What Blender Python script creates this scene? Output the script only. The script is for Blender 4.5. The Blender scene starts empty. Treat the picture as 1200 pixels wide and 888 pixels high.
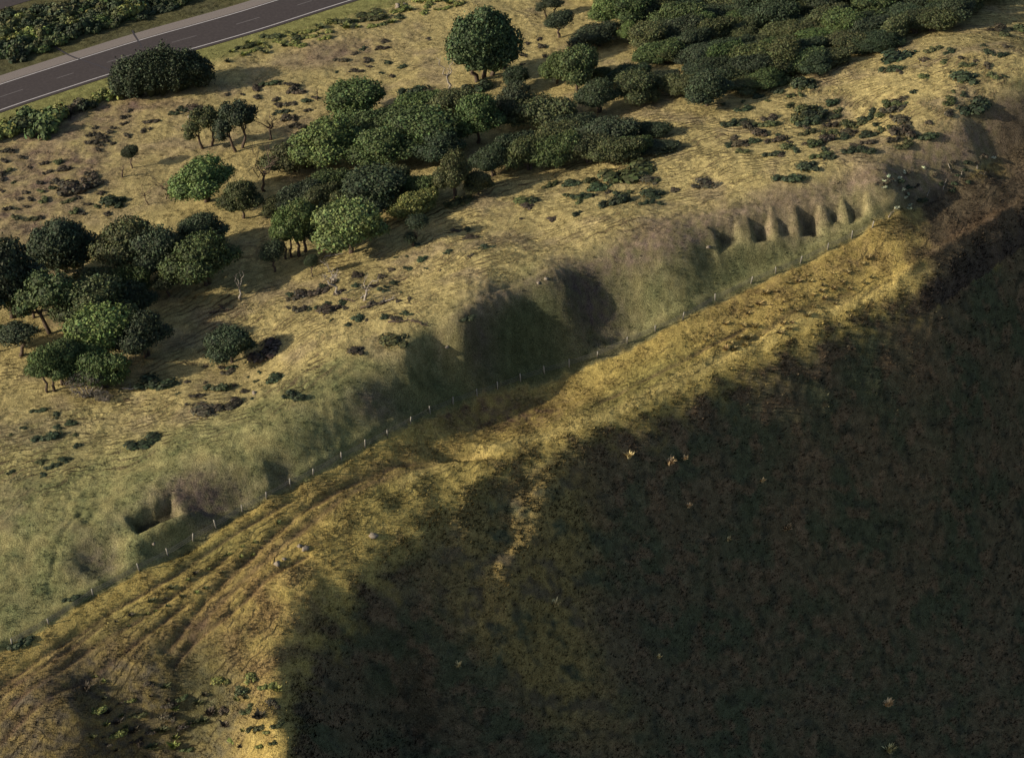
import bpy, math, random
import numpy as np
from mathutils import Vector, Matrix
R = math.radians
# ------------------------------------------------------------------ camera, sky, sun
PW, PH = 1200.0, 888.0
HFOV, PITCH, DIST = R(32), R(40), 222.0
CAMH, CAMY = DIST*math.sin(PITCH), -DIST*math.cos(PITCH)
S = bpy.context.scene
cd = bpy.data.cameras.new('camera'); cam = bpy.data.objects.new('camera', cd)
S.collection.objects.link(cam); S.camera = cam
cam.location = (0, CAMY, CAMH); cam.rotation_euler = (R(90)-PITCH, 0, 0)
cd.sensor_fit = 'HORIZONTAL'; cd.angle = HFOV; cd.clip_end = 9000; cd.clip_start = 1
SUN_EL, SUN_AZ = R(25), R(20)      # height of the sun; direction its light travels (anticlockwise from +x)
w = bpy.data.worlds.new('World'); S.world = w; w.use_nodes = True
nt = w.node_tree; bg = nt.nodes['Background']
sk = nt.nodes.new('ShaderNodeTexSky'); sk.sky_type = 'NISHITA'; sk.sun_disc = False
sk.sun_elevation = SUN_EL; sk.sun_rotation = math.atan2(-math.cos(SUN_AZ), -math.sin(SUN_AZ))
sk.dust_density = 2.0
nt.links.new(sk.outputs[0], bg.inputs[0]); bg.inputs[1].default_value = 0.10
sl = bpy.data.lights.new('sun', 'SUN'); sun = bpy.data.objects.new('sun', sl); S.collection.objects.link(sun)
sl.energy = 5.0; sl.angle = R(0.6); sl.color = (1.0, .90, .74)
sdir = Vector((math.cos(SUN_EL)*math.cos(SUN_AZ), math.cos(SUN_EL)*math.sin(SUN_AZ), -math.sin(SUN_EL)))
sun.rotation_euler = sdir.to_track_quat('-Z', 'Y').to_euler()
vs = S.view_settings; vs.view_transform = 'Standard'; vs.look = 'None'; vs.gamma = 1; vs.exposure = 0.34; vs.use_curve_mapping = False

rng = np.random.RandomState(7); random.seed(7)
C = S.collection
# ------------------------------------------------------------------ picture -> place
FPX = (PW/2)/math.tan(HFOV/2)
def ray(u, v):
    x, y = (u-PW/2)/FPX, -(v-PH/2)/FPX
    cp, sp = math.cos(PITCH), math.sin(PITCH)
    d = np.array([x, cp + y*sp, -sp + y*cp]); return d/np.linalg.norm(d)
CAMP = np.array([0, CAMY, CAMH])
def at_z(u, v, z):
    d = ray(u, v); t = (z-CAMP[2])/d[2]; return (CAMP+d*t)
def line_z(pts): return np.array([at_z(*p) for p in pts])

# ------------------------------------------------------------------ terrain controls
CREST = [(-60,665,-3.2),(0,640,-3),(60,600,-2.6),(150,572,-2.0),(250,542,-1.6),(330,515,-1.1),(420,455,-.6),(490,412,-.1),(560,375,0),(620,340,.1),(690,310,.1),(760,290,.1),(830,262,.2),(900,240,.5),(960,225,.7),(1040,207,.9),(1100,180,1.1),(1170,140,1.7),(1260,90,2.2)]
FENCE = [(-60,790,-5.5),(0,762,-5.4),(57,731,-5.2),(109,697,-5.0),(197,651,-5.0),(253,618,-5.0),(284,598,-4.8),(367,555,-4.8),(454,509,-5.4),(559,463,-7.6),(609,446,-8.4),(667,429,-8.5),(735,402,-7.6),(800,374,-7),(880,332,-5.8),(938,308,-5.2),(1000,279,-4),(1043,254,-2.7)]
FENCE2 = FENCE+[(1107,218,-2.5),(1200,162,-1.6),(1260,125,-1)]
BLUFF = [(345,960,-14),(337,888,-12.6),(332,820,-11.6),(350,750,-10.6),(400,690,-10),(480,625,-10),(540,572,-10.2),(640,520,-10.8),(760,478,-11.2),(830,440,-11),(960,380,-9.8),(1085,320,-8),(1200,240,-6.8),(1270,195,-6)]
def dense(L, st):
    o = []
    for a, b in zip(L[:-1], L[1:]):
        k = max(1, int(math.hypot(b[0]-a[0], b[1]-a[1])/st)); o += [tuple(a[i]+(b[i]-a[i])*j/k for i in range(3)) for j in range(k)]
    return o+[L[-1]]
ctl = dense(CREST, 28) + dense(FENCE2, 28) + dense(BLUFF, 28)
ctl += [(-60,450,-5),(0,500,-4.6),(0,560,-3.8),(150,500,-3.6),(-60,250,-8),(100,300,-7),(200,380,-5.6),(350,330,-5),(350,200,-7.5),(500,250,-4),(600,200,-4.2),(700,220,-2.5),
 (600,100,-7),(800,180,-1.5),(800,80,-4.5),(900,130,-2),(1000,60,-3.6),(1000,150,-.6),(1100,0,-4.6),(1200,50,-.6),(1250,-60,-5),(100,180,-8.5),(300,120,-8.8),(450,60,-8.8),(480,330,-2.4),(300,440,-3.4),(640,280,-1.3),(820,225,-.4)]
ctl += [(u,v,-9) for u,v in ((-60,120),(0,100),(100,70),(200,40),(300,15),(400,-10),(500,-40),(-60,60),(0,30),(100,0),(200,-30),(-60,0),(0,-60),(300,-60),(650,-60),(700,0))]
# bench, and the little gully at the lower left
ctl += [(20,800,-7.4),(100,745,-6.8),(200,700,-6.6),(300,640,-6.4),(400,590,-6.8),(300,720,-8.4),(250,790,-10.6),(0,880,-11.5),(100,850,-11),(180,800,-9.8),(160,880,-15.5),(235,860,-15.5),(285,830,-12.8),(250,920,-19),(120,960,-19),(0,960,-16)]
# the bluff below its edge: rows of points stepped out and down from the edge
_e = dense(BLUFF, 46)
for i, (u, v, z) in enumerate(_e):
    a, b = _e[max(i-1, 0)], _e[min(i+1, len(_e)-1)]; du, dv = b[0]-a[0], b[1]-a[1]; l = math.hypot(du, dv); nu, nv = -dv/l, du/l
    for k, (off, g) in enumerate(((18,.55),(45,.85),(85,.98),(140,1.02),(220,1.04),(320,1.02),(430,1.0),(560,.95))):
        if u < 420 and off > 200: continue
        if i % 2 and off > 100: continue
        m = .108*(1+off*.0002); dz = 0; g *= 1+.40*min(max((u-600)/150, 0), 1)
        for _ in range(60): dz = .7*dz+.3*g*1.2*math.hypot(nu*off*m, max(0, nv*off*m-dz*.766)/.643)
        ctl.append((u+nu*off, v+nv*off, z-dz))
P = line_z(ctl); CX = P[:, :2]; CZ = P[:, 2]
def _phi(r2): return np.sqrt(r2+6.0)
A = _phi(((CX[:, None]-CX[None])**2).sum(-1)); n = len(CX)
Q = np.c_[np.ones(n), CX/100]
M = np.block([[A - 0.35*np.eye(n), Q], [Q.T, np.zeros((3, 3))]])
sol = np.linalg.solve(M, np.r_[CZ, 0, 0, 0]); W, PL = sol[:n], sol[n:]
def base_h(x, y):
    out = np.empty(x.size); X = np.clip(x.ravel(), -125, 135); Y = np.clip(y.ravel(), -75, 150)
    for i in range(0, X.size, 40000):
        a, b = X[i:i+40000], Y[i:i+40000]
        r2 = (a[:, None]-CX[None, :, 0])**2+(b[:, None]-CX[None, :, 1])**2
        out[i:i+40000] = _phi(r2) @ W + PL[0] + PL[1]*a/100 + PL[2]*b/100
    return out.reshape(x.shape)
# gradient noise
_p = rng.permutation(4096); _g = rng.rand(4096)*2*np.pi; _gx, _gy = np.cos(_g), np.sin(_g)
def noise(x, y):
    xi, yi = np.floor(x).astype(np.int64), np.floor(y).astype(np.int64); fx, fy = x-xi, y-yi
    u, v = fx*fx*fx*(fx*(fx*6-15)+10), fy*fy*fy*(fy*(fy*6-15)+10)
    def g(i, j, a, b):
        h = _p[(_p[i & 4095]+j) & 4095]; return _gx[h]*a+_gy[h]*b
    n00, n10 = g(xi, yi, fx, fy), g(xi+1, yi, fx-1, fy); n01, n11 = g(xi, yi+1, fx, fy-1), g(xi+1, yi+1, fx-1, fy-1)
    return ((n00*(1-u)+n10*u)*(1-v)+(n01*(1-u)+n11*u)*v)*1.5
def fbm(x, y, o=4, g=.5):
    s = 0; a = 1
    for k in range(o): s = s+a*noise(x*2**k+17.3*k, y*2**k-9.1*k); a *= g
    return s
def pline(pts, x, y):
    """distance to a polyline and its signed side (positive below / right)"""
    L = pts[:, :2]; best = np.full(x.shape, 1e9); sg = np.zeros(x.shape); tt = np.zeros(x.shape); acc = 0
    for a, b in zip(L[:-1], L[1:]):
        d = b-a; l = math.hypot(*d); t = ((x-a[0])*d[0]+(y-a[1])*d[1])/l**2
        tc = np.clip(t, 0, 1); dx, dy = x-a[0]-tc*d[0], y-a[1]-tc*d[1]; r = np.hypot(dx, dy)
        m = r < best; best = np.where(m, r, best); sg = np.where(m, np.sign(dx*d[1]-dy*d[0]), sg); tt = np.where(m, acc+tc*l, tt); acc += l
    return best, best*sg, tt
def sst(a, b, x): t = np.clip((x-a)/(b-a), 0, 1); return t*t*(3-2*t)
crest, fence_l, fence2, bluff = line_z(CREST), line_z(FENCE), line_z(FENCE2), line_z(BLUFF)

# features: (u, v, z of the ground there, half sizes in metres, angle in degrees, height)
def rough_z(u, v):
    z = -3.0
    for _ in range(12):
        p = at_z(u, v, z); z = .5*z+.5*float(base_h(np.array([p[0]]), np.array([p[1]]))[0])
    return at_z(u, v, z)
PITS = [  # rectangular pits dug in the terrace edge: u, v, half sizes, angle, depth
 (853,275,1.3,.7,28,.9),(892,268,.95,.9,18,1.2),(921,264,.5,.55,8,.6),(949,257,1.05,1.0,12,1.6),(979,252,.55,.6,20,.75),(1004,248,.9,.85,14,1.0),
 (182,606,2.4,1.05,34,1.6)]
MOUNDS = [  # (u, v, radius along, radius across, angle, height)
 (200,619,4.0,.9,32,.95),(212,636,3.2,1.0,34,-1.0),(258,592,2.6,1.8,35,-.7),
 (116,650,2.4,2.0,30,-.9),(105,609,1.5,.5,40,-.3),(285,582,1.4,1.6,30,-.5),(333,556,1.6,2.0,40,-.6),(140,640,2,3,40,.4),(300,562,3,2,30,.3),
 (510,420,2.6,1.3,42,-1.9),(485,425,2.0,1.8,40,.6),(548,418,2.0,3.0,45,.9),(540,398,3.0,1.2,42,.5),
 (575,410,4,5,30,1.1),(640,345,3.0,1.3,35,-.7),(655,352,2.2,2.5,50,1.0),(665,345,3.4,4.0,50,.7),(600,440,6,2.5,38,-1.0),(706,395,7.0,6.0,60,-.9),(718,350,4.5,5.5,60,-.3),(620,365,4,2,40,.9),
 (800,330,5,4,40,.5),(850,318,5,2.5,30,-1.0),(935,290,5,1.6,32,-.6),(1015,255,1.5,2.5,60,.6),
 (1040,225,3.5,3,50,1.2),(1090,200,6,4,40,-1.6),(1168,165,4,4.2,60,-1.0),(1185,150,2,3,60,.5),
 (575,660,4,9,-25,2.0),(620,720,3.5,9,-20,2.2),(655,610,3,7,-30,1.6),(600,600,5,3,55,-1.0),(630,470,8,3,30,-.8),(600,780,3,8,-10,1.6),
 (60,850,3,4,60,1.0),(290,860,2,5,80,1.2),(930,362,5,1.6,30,.5),(540,532,3.2,.8,8,-.7),(560,525,3,1,8,.4)]
_mm = [(rough_z(m[0], m[1]),)+m[2:] for m in MOUNDS]; _pp = [(rough_z(p[0], p[1]),)+p[2:] for p in PITS]
GROOVES = [  # tracks and stock paths: pixels, width m, depth m
 ([(560,531),(520,536),(470,541),(430,556),(385,580),(350,601),(315,630),(280,662),(245,698),(222,728),(196,760)],.55,.5),
 ([(520,540),(440,560),(400,584),(365,610),(330,640),(290,672),(262,700),(225,745)],.8,.3),
 
 ([(0,870),(50,832),(110,790),(165,748),(215,708)],.3,.28),([(0,808),(60,762),(130,716),(200,676),(260,634),(340,586)],.28,.26),
 ([(700,470),(760,440),(820,412),(880,380)],.3,.22),
 ([(360,650),(318,672),(285,705),(258,728),(225,752),(203,778)],.35,.35),
 ([(0,842),(55,800),(108,757),(160,727),(215,688),(265,650)],.35,.28),([(0,818),(60,775),(120,730)],.3,.22),([(0,800),(50,768),(95,735)],.3,.2),
 ([(60,690),(62,660),(72,625),(95,600),(130,582),(180,555)],.25,.13),
 ([(830,425),(900,385),(960,362),(1030,335)],.4,.3),([(860,405),(930,368),(1000,340)],.4,.25),([(1050,330),(1110,290),(1200,235)],.6,-.5),
 ([(380,455),(470,395),(540,365),(600,335),(650,312),(700,300)],.25,.15),([(720,298),(790,255),(850,225)],.3,.15),
 ([(370,140),(430,110),(510,70),(560,45)],.3,.15),([(20,225),(90,205),(200,180)],.3,.15)]
_gg = [(np.array([rough_z(u, v) for u, v in g[0]]), g[1], g[2]) for g in GROOVES]
# road
RZ = -9.0
ROAD_C = [(-110,151),(-50,132),(0,113.5),(64,93),(91,84),(130,72),(157,63),(210,47.5),(288,26),(346,7),(420,-16),(520,-45),(640,-80)]
road_c = np.array([at_z(u, v, RZ) for u, v in ROAD_C])
def catmull(pts, k=10):
    P_ = np.vstack([2*pts[0]-pts[1], pts, 2*pts[-1]-pts[-2]]); out = []
    for i in range(1, len(P_)-2):
        p0, p1, p2, p3 = P_[i-1:i+3]
        for j in range(k):
            t = j/k; out.append(.5*((2*p1)+(-p0+p2)*t+(2*p0-5*p1+4*p2-p3)*t*t+(-p0+3*p1-3*p2+p3)*t**3))
    out.append(P_[-2]); return np.array(out)
def smooth_line(pts, k):
    l = catmull(pts, 8)
    for _ in range(30): l[1:-1] = .25*l[:-2]+.5*l[1:-1]+.25*l[2:]
    return l
rc = smooth_line(road_c, 8)
t0, t1 = rc[0]-rc[4], rc[-1]-rc[-5]
rc = np.vstack([rc[0]+t0/np.linalg.norm(t0)*k for k in (1500, 600, 200, 60)]+[rc]+[rc[-1]+t1/np.linalg.norm(t1)*k for k in (60, 200, 600, 1500)])
SROAD = np.array([at_z(u, v, RZ) for u, v in [(-120,38),(-40,16),(0,4),(40,-8),(120,-30),(240,-62)]])
_a, _b = SROAD[0]-SROAD[1], SROAD[-1]-SROAD[-2]; SROAD_FULL = np.vstack([SROAD[0]+_a*60, SROAD, SROAD[-1]+_b*60])

def height(x, y):
    h = base_h(x, y)
    far = np.maximum(np.maximum(np.abs(x-5)-150, 0), np.maximum(np.abs(y-30)-140, 0))
    near = far <= 0
    _, sc, _ = pline(crest, x, y); _, sb, _ = pline(bluff, x, y); _, sf, _ = pline(fence2, x, y)
    q = -sc
    # bluff face tilted to the right so it falls into shade; then broad unevenness
    h = h-.42*np.clip(x-12, 0, 120)*sst(0, 22, sb)
    h0 = h; h = h+.35*fbm(x/14, y/14, 3)+.12*fbm(x/4+5, y/4, 3)
    rough_b = sst(-2, 6, sb)
    h = h+rough_b*(.45*fbm(x/7, (y+h0)/8, 3)+.13*fbm(x/1.5, (y+h0)/1.5, 3))
    for (c, a, b, ang, dz) in _mm:
        ca, sa = math.cos(R(ang)), math.sin(R(ang)); dx, dy = x-c[0], y-c[1]
        e = ((dx*ca+dy*sa)/a)**2+((-dx*sa+dy*ca)/b)**2
        h = h+dz*1.15*np.exp(-(e**1.4)*.6)
    for (c, a, b, ang, dz) in _pp:
        ca, sa = math.cos(R(ang)), math.sin(R(ang)); dx, dy = x-c[0], y-c[1]
        wob = .15*noise(x*.9, y*.9)
        d = np.maximum(np.abs(dx*ca+dy*sa)-a, np.abs(-dx*sa+dy*ca)-b)+wob
        h = h-dz*(1-sst(-.45, .75, d))+.10*np.exp(-((d-1.1)/.55)**2)
    rut = np.zeros_like(x)
    for (L, wd, dp) in _gg:
        g = .45*noise(x/1.7, y/1.7)+.6*noise(x/5, y/5); d, sg, t = pline(L, x+g*.8, y+g*.8)
        amp = .65+.5*noise(t/4, t*0+3.)
        if dp > .2: rut = np.maximum(rut, np.exp(-((d)/(wd*.62+.06))**2)*np.clip(amp+.1, 0, 1)*(dp > 0))
        h = h-1.3*dp*amp*np.exp(-(d/wd)**2)-dp*.35*amp*sst(-.3, .3, sg)*np.exp(-(d/(wd*3.5))**2)
    # stock terracettes on the grass slopes
    wq = q+1.4*noise(x/7, y/7)+.45*noise(x/2.2, y/2.2)
    tm = sst(1.0, 5, q)*(1-sst(30, 50, q)*.75)*np.clip(.75+.8*noise(x/11+3, y/11), .12, 1)
    ph = (wq/1.15) % 1.0; saw = np.where(ph < .75, ph/.75, (1-ph)/.25)
    h = h+.16*tm*(saw-.5)*np.clip(.6+1.3*noise(x/2.5, y/2.5+8), 0, 1.2)
    riser_shade = tm*np.where(ph > .72, 1., 0.)*np.clip(.3+1.8*noise(x/2.5, y/2.5+8), 0, 1)
    bm = sst(.5, 2.5, sf)*(1-sst(-2, 1.5, sb))
    wb = sf+1.6*noise(x/7, y/7)+.3*noise(x/2, y/2); ph2 = (wb/1.3) % 1.0
    h = h+.045*bm*(np.abs(ph2-.5)*2-.5)*np.clip(.6+noise(x/9, y/9), 0, 1)
    h = h-.3*np.exp(-(sf/.35)**2)*(x < 62)+.18*np.exp(-((sf+.8)/.5)**2)*(x < 62)   # step along the fence
    # hummocks
    h = h+.09*fbm(x/.9, y/.9, 2)*np.clip(.6+.8*noise(x/8, y/8), .2, 1.4)*near*(1-.6*sst(0, 1, sf)*(1-rough_b))
    # level bed of the road
    dr, sr, _ = pline(rc, x, y)
    k = 1-sst(6.6, 12, dr); h = h*(1-k)+(RZ-.06)*k
    ds, _, _ = pline(SROAD_FULL, x, y); k = 1-sst(3.0, 5, ds); h = h*(1-k)+(RZ-.06)*k
    h = h-np.clip(far, 0, 2500)*.01*(y < 60) 
    return h, q, sf, sb, dr, ds, riser_shade, rut, wq, tm, wb, bm
def axis(lo, hi, st):
    a = np.arange(lo, hi+1e-6, st); o = []; s = st; v = hi
    while v < 5000: s *= 1.22; v += s; o.append(v)
    return np.r_[-(np.array(o[::-1])-hi)+lo, a, np.array(o)]
GX, GY = axis(-106, 117, .21), axis(-70, 132, .21)
XX, YY = np.meshgrid(GX, GY)
H, Qd, SF, SB, DR, DS, RISER_SHADE, RUT, WQ, TM, WB, BM = height(XX, YY)
def Z(x, y):
    i = np.clip(np.searchsorted(GX, x)-1, 0, len(GX)-2); j = np.clip(np.searchsorted(GY, y)-1, 0, len(GY)-2)
    a = (x-GX[i])/(GX[i+1]-GX[i]); b = (y-GY[j])/(GY[j+1]-GY[j])
    return (H[j, i]*(1-a)+H[j, i+1]*a)*(1-b)+(H[j+1, i]*(1-a)+H[j+1, i+1]*a)*b
_T = np.arange(120, 420, .4)
def hit(u, v):
    d = ray(u, v); p = CAMP[:, None]+d[:, None]*_T; g = p[2]-Z(p[0], p[1]); k = np.argmax(g < 0)
    a = g[k-1]/(g[k-1]-g[k]) if k > 0 else 0; q_ = CAMP+d*(_T[k-1]+.4*a); q_[2] = float(Z(q_[0], q_[1])); return q_
def mpp(p): return float(np.linalg.norm(p-CAMP))/FPX     # metres per photo pixel at a point

# ------------------------------------------------------------------ ground colour
def blob(u, v, ru, rv, ang=0):
    p = rough_z(u, v); s = mpp(p); a, b = ru*s, rv*s/.7; ca, sa = math.cos(R(ang)), math.sin(R(ang)); dx, dy = XX-p[0], YY-p[1]
    e = ((dx*ca+dy*sa)/a)**2+((-dx*sa+dy*ca)/b)**2
    return np.exp(-e)
NY = YY+(np.clip(H, -200, -10)+10)*.6
n1, n2, n3 = fbm(XX/9, NY/9, 4), fbm(XX/3+40, NY/3, 4), fbm(XX/1.1, NY/1.1+70, 3)
def mixc(c, col, k): k = np.clip(k, 0, 1)[..., None]; return c*(1-k)+np.array(col)*k
col = np.zeros(XX.shape+(3,))+np.array((.328,.263,.112))                    # dry pasture
col = mixc(col, (.215,.165,.105), sst(-.1, .8, n1)*.6)
col = mixc(col, (.36,.29,.12), sst(.1, .7, n2)*.5)
brown = blob(60,190,110,60)+blob(130,130,110,22,25)+blob(400,60,70,25,25)+blob(20,260,60,60)+blob(350,150,50,30)*.7
col = mixc(col, (.165,.115,.085), np.clip(brown, 0, 1)*(.55+.5*n2))
green = sst(4, -1.5, Qd+3*n1)*sst(1.5, -.5, SF)*.75 + blob(250,520,170,45,28)+blob(40,560,100,90)*.6+blob(60,660,70,60)*.7+blob(400,480,70,40,35)
col = mixc(col, (.135,.145,.062), np.clip(green, 0, .85)*(.8+.35*n2))
crestp = np.exp(-((Qd-.2)/1.6)**2)*sst(20, 40, XX+40)*.7+blob(780,275,70,22,30)+blob(1080,190,80,25,40)+blob(1180,150,30,20)+blob(440,475,30,12,30)+blob(215,575,40,14,30)
col = mixc(col, (.16,.115,.085), np.clip(crestp, 0, .85)*(.75+.4*n3))
shade_green = blob(620,420,90,55,20)+blob(500,465,70,25,30)*.6+blob(870,310,70,20,28)*.6+blob(1010,280,30,14,25)*.3  # darker green painted in to deepen the shade of the scarp
col = mixc(col, (.060,.070,.034), np.clip(shade_green*1.0, 0, .9)*sst(.6, -.6, SF)*sst(1.0,-2.,Qd))
hollow_shade = blob(690,350,40,38,60)+blob(560,410,22,20)*.6+blob(240,590,36,22,30)*1.1+blob(115,655,26,20)*.8+blob(330,557,18,14)*.7+blob(290,575,20,12)*.5  # purple-brown in hollows and spur flank, darkened for the shade there
col = mixc(col, (.075,.055,.048), np.clip(hollow_shade, 0, .9)*(.8+.4*n3)*sst(1, -1., Qd))
bench = sst(-.2, .6, SF+.4*n3)
col = mixc(col, (.375,.280,.087), bench)
col = mixc(col, (.27,.185,.075), bench*sst(-.1, .6, n2)*.32)
bench_g = blob(130,735,60,14,32)+blob(250,640,60,12,35)+blob(480,560,90,14,30)*.6+blob(760,440,70,18,32)+blob(700,480,60,12,20)+blob(450,600,70,20,35)*.4
col = mixc(col, (.165,.16,.055), bench*np.clip(bench_g, 0, 1)*.6)
bench_brown_shade = blob(430,555,130,12,36)*.55+blob(300,650,110,8,43)*.6+blob(600,480,90,26,15)*1.1+blob(880,345,90,18,28)*.7+blob(540,478,50,14,30)+blob(230,735,40,12,45)+blob(120,770,80,12,30)*.5+blob(1010,300,50,14,30)*.7  # brown soil bands; patches under the scarp extend its cast shadow in colour
col = mixc(col, (.12,.078,.046), bench*np.clip(bench_brown_shade, 0, 1)*(.6+.5*n3))
col = mixc(col, (.28,.185,.08), bench*np.clip(blob(290,760,70,60)+blob(60,790,80,25,30)+blob(330,700,40,40), 0, 1)*np.clip(.45+.6*n2, 0, .8))
scrub = blob(130,850,80,55,25)+blob(240,860,60,50)*.9+blob(80,900,90,40)+blob(40,885,30,25)
col = mixc(col, (.082,.068,.045), bench*np.clip(scrub*1.3, 0, 1)*(.8+.4*n3))
col = mixc(col, (.105,.10,.045), bench*blob(240,820,40,40)*.7)
col = mixc(col, (.095,.06,.042), RUT*.75)
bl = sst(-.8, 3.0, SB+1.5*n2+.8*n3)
streak = blob(560,655,25,75,60)+blob(612,705,35,75,70)+blob(650,610,45,50)+blob(590,770,25,50,80)+blob(500,590,60,30,40)  # golden colour brightened where sunlit streaks fall on the bluff
bluff_shade = np.zeros_like(col)+np.array((.125,.098,.056)); bluff_shade = mixc(bluff_shade, (.080,.084,.046), sst(-.4, .5, n1)); bluff_shade = mixc(bluff_shade, (.175,.118,.068), sst(.0, .6, n2)*.8); bluff_shade = mixc(bluff_shade, (.05,.05,.034), sst(.15, .7, fbm(XX/2+9, NY/2, 3))*.7)  # scrub colour of the bluff, darkened to deepen the shade on it
bluff_shade = mixc(bluff_shade, (.26,.19,.07), np.clip(streak*1.2, 0, .95)*sst(-.6, .4, n2+.4*n3+.15))
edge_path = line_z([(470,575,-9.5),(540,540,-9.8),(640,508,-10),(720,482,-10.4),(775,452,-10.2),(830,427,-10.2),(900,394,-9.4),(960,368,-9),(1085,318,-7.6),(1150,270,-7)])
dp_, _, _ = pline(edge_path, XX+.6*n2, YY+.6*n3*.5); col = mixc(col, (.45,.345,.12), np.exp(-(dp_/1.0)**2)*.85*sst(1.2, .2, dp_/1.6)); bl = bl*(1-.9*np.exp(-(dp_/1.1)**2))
k = bl[..., None]; col = col*(1-k)+bluff_shade*k
_, sfar, _ = pline(line_z([(1030,262,-5),(1043,254,-5),(1060,238,-4),(1100,205,-2),(1160,180,-1),(1260,150,0)]), XX, YY)
rd = sst(-.5, 2.5, sfar+n2)*sst(-4.5, 4.5, XX-at_z(1062,262,-5)[0]+2.5*n2+.12*(YY-at_z(1043,254,-3)[1]))*(SB < 3)
col = mixc(col, (.070,.054,.042), rd*.9)
col = mixc(col, (.10,.075,.048), np.clip(blob(1192,172,32,30)*1.3, 0, .95))
col = mixc(col, (.16,.10,.055), blob(1140,265,70,8,38)*.5)
near_road = sst(12, 7.5, DR+1.2*n3)
_, drs, _ = pline(rc, XX, YY)
col = mixc(col, (.17,.17,.06), near_road*.9*(drs > 0)); col = mixc(col, (.045,.050,.026), sst(-5, -6, drs)*sst(-40, -25, drs)*.85)
col = mixc(col, (.20,.150,.095), np.clip(blob(925,250,75,14,18)*1.2, 0, .8)*(.8+.3*n3))
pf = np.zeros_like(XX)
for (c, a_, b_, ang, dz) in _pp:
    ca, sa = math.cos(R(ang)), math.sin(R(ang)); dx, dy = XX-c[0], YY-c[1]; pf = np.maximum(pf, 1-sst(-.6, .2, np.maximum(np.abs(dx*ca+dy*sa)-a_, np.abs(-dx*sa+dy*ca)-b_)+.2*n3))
col = mixc(col, (.055,.050,.033), pf*.85)  # pit floors coloured darker, painting in the shade inside them
col *= (1+.20*n3)[..., None]
col = np.clip(col, .008, .6)

# ------------------------------------------------------------------ materials
def new_mat(name):
    m = bpy.data.materials.new(name); m.use_nodes = True; t = m.node_tree; b = t.nodes['Principled BSDF']
    b.inputs['Roughness'].default_value = .95; b.inputs['Specular IOR Level'].default_value = .1
    return m, t, b
def nd(t, typ, **k):
    o = t.nodes.new(typ)
    for a, v in k.items(): setattr(o, a, v)
    return o
def mul_noise(t, colsock, scale, lo, hi, det=4, coord=None):
    tx = nd(t, 'ShaderNodeTexNoise'); tx.inputs['Scale'].default_value = scale; tx.inputs['Detail'].default_value = det; tx.inputs['Roughness'].default_value = .65
    if coord is None:
        g = nd(t, 'ShaderNodeTexCoord'); coord = g.outputs['Object']
    t.links.new(coord, tx.inputs['Vector'])
    mr = nd(t, 'ShaderNodeMapRange'); mr.inputs['From Min'].default_value = .3; mr.inputs['From Max'].default_value = .7
    mr.inputs['To Min'].default_value = lo; mr.inputs['To Max'].default_value = hi
    t.links.new(tx.outputs['Fac'], mr.inputs['Value'])
    mx = nd(t, 'ShaderNodeVectorMath', operation='SCALE'); t.links.new(colsock, mx.inputs[0]); t.links.new(mr.outputs[0], mx.inputs['Scale'])
    return mx.outputs[0], tx
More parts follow.
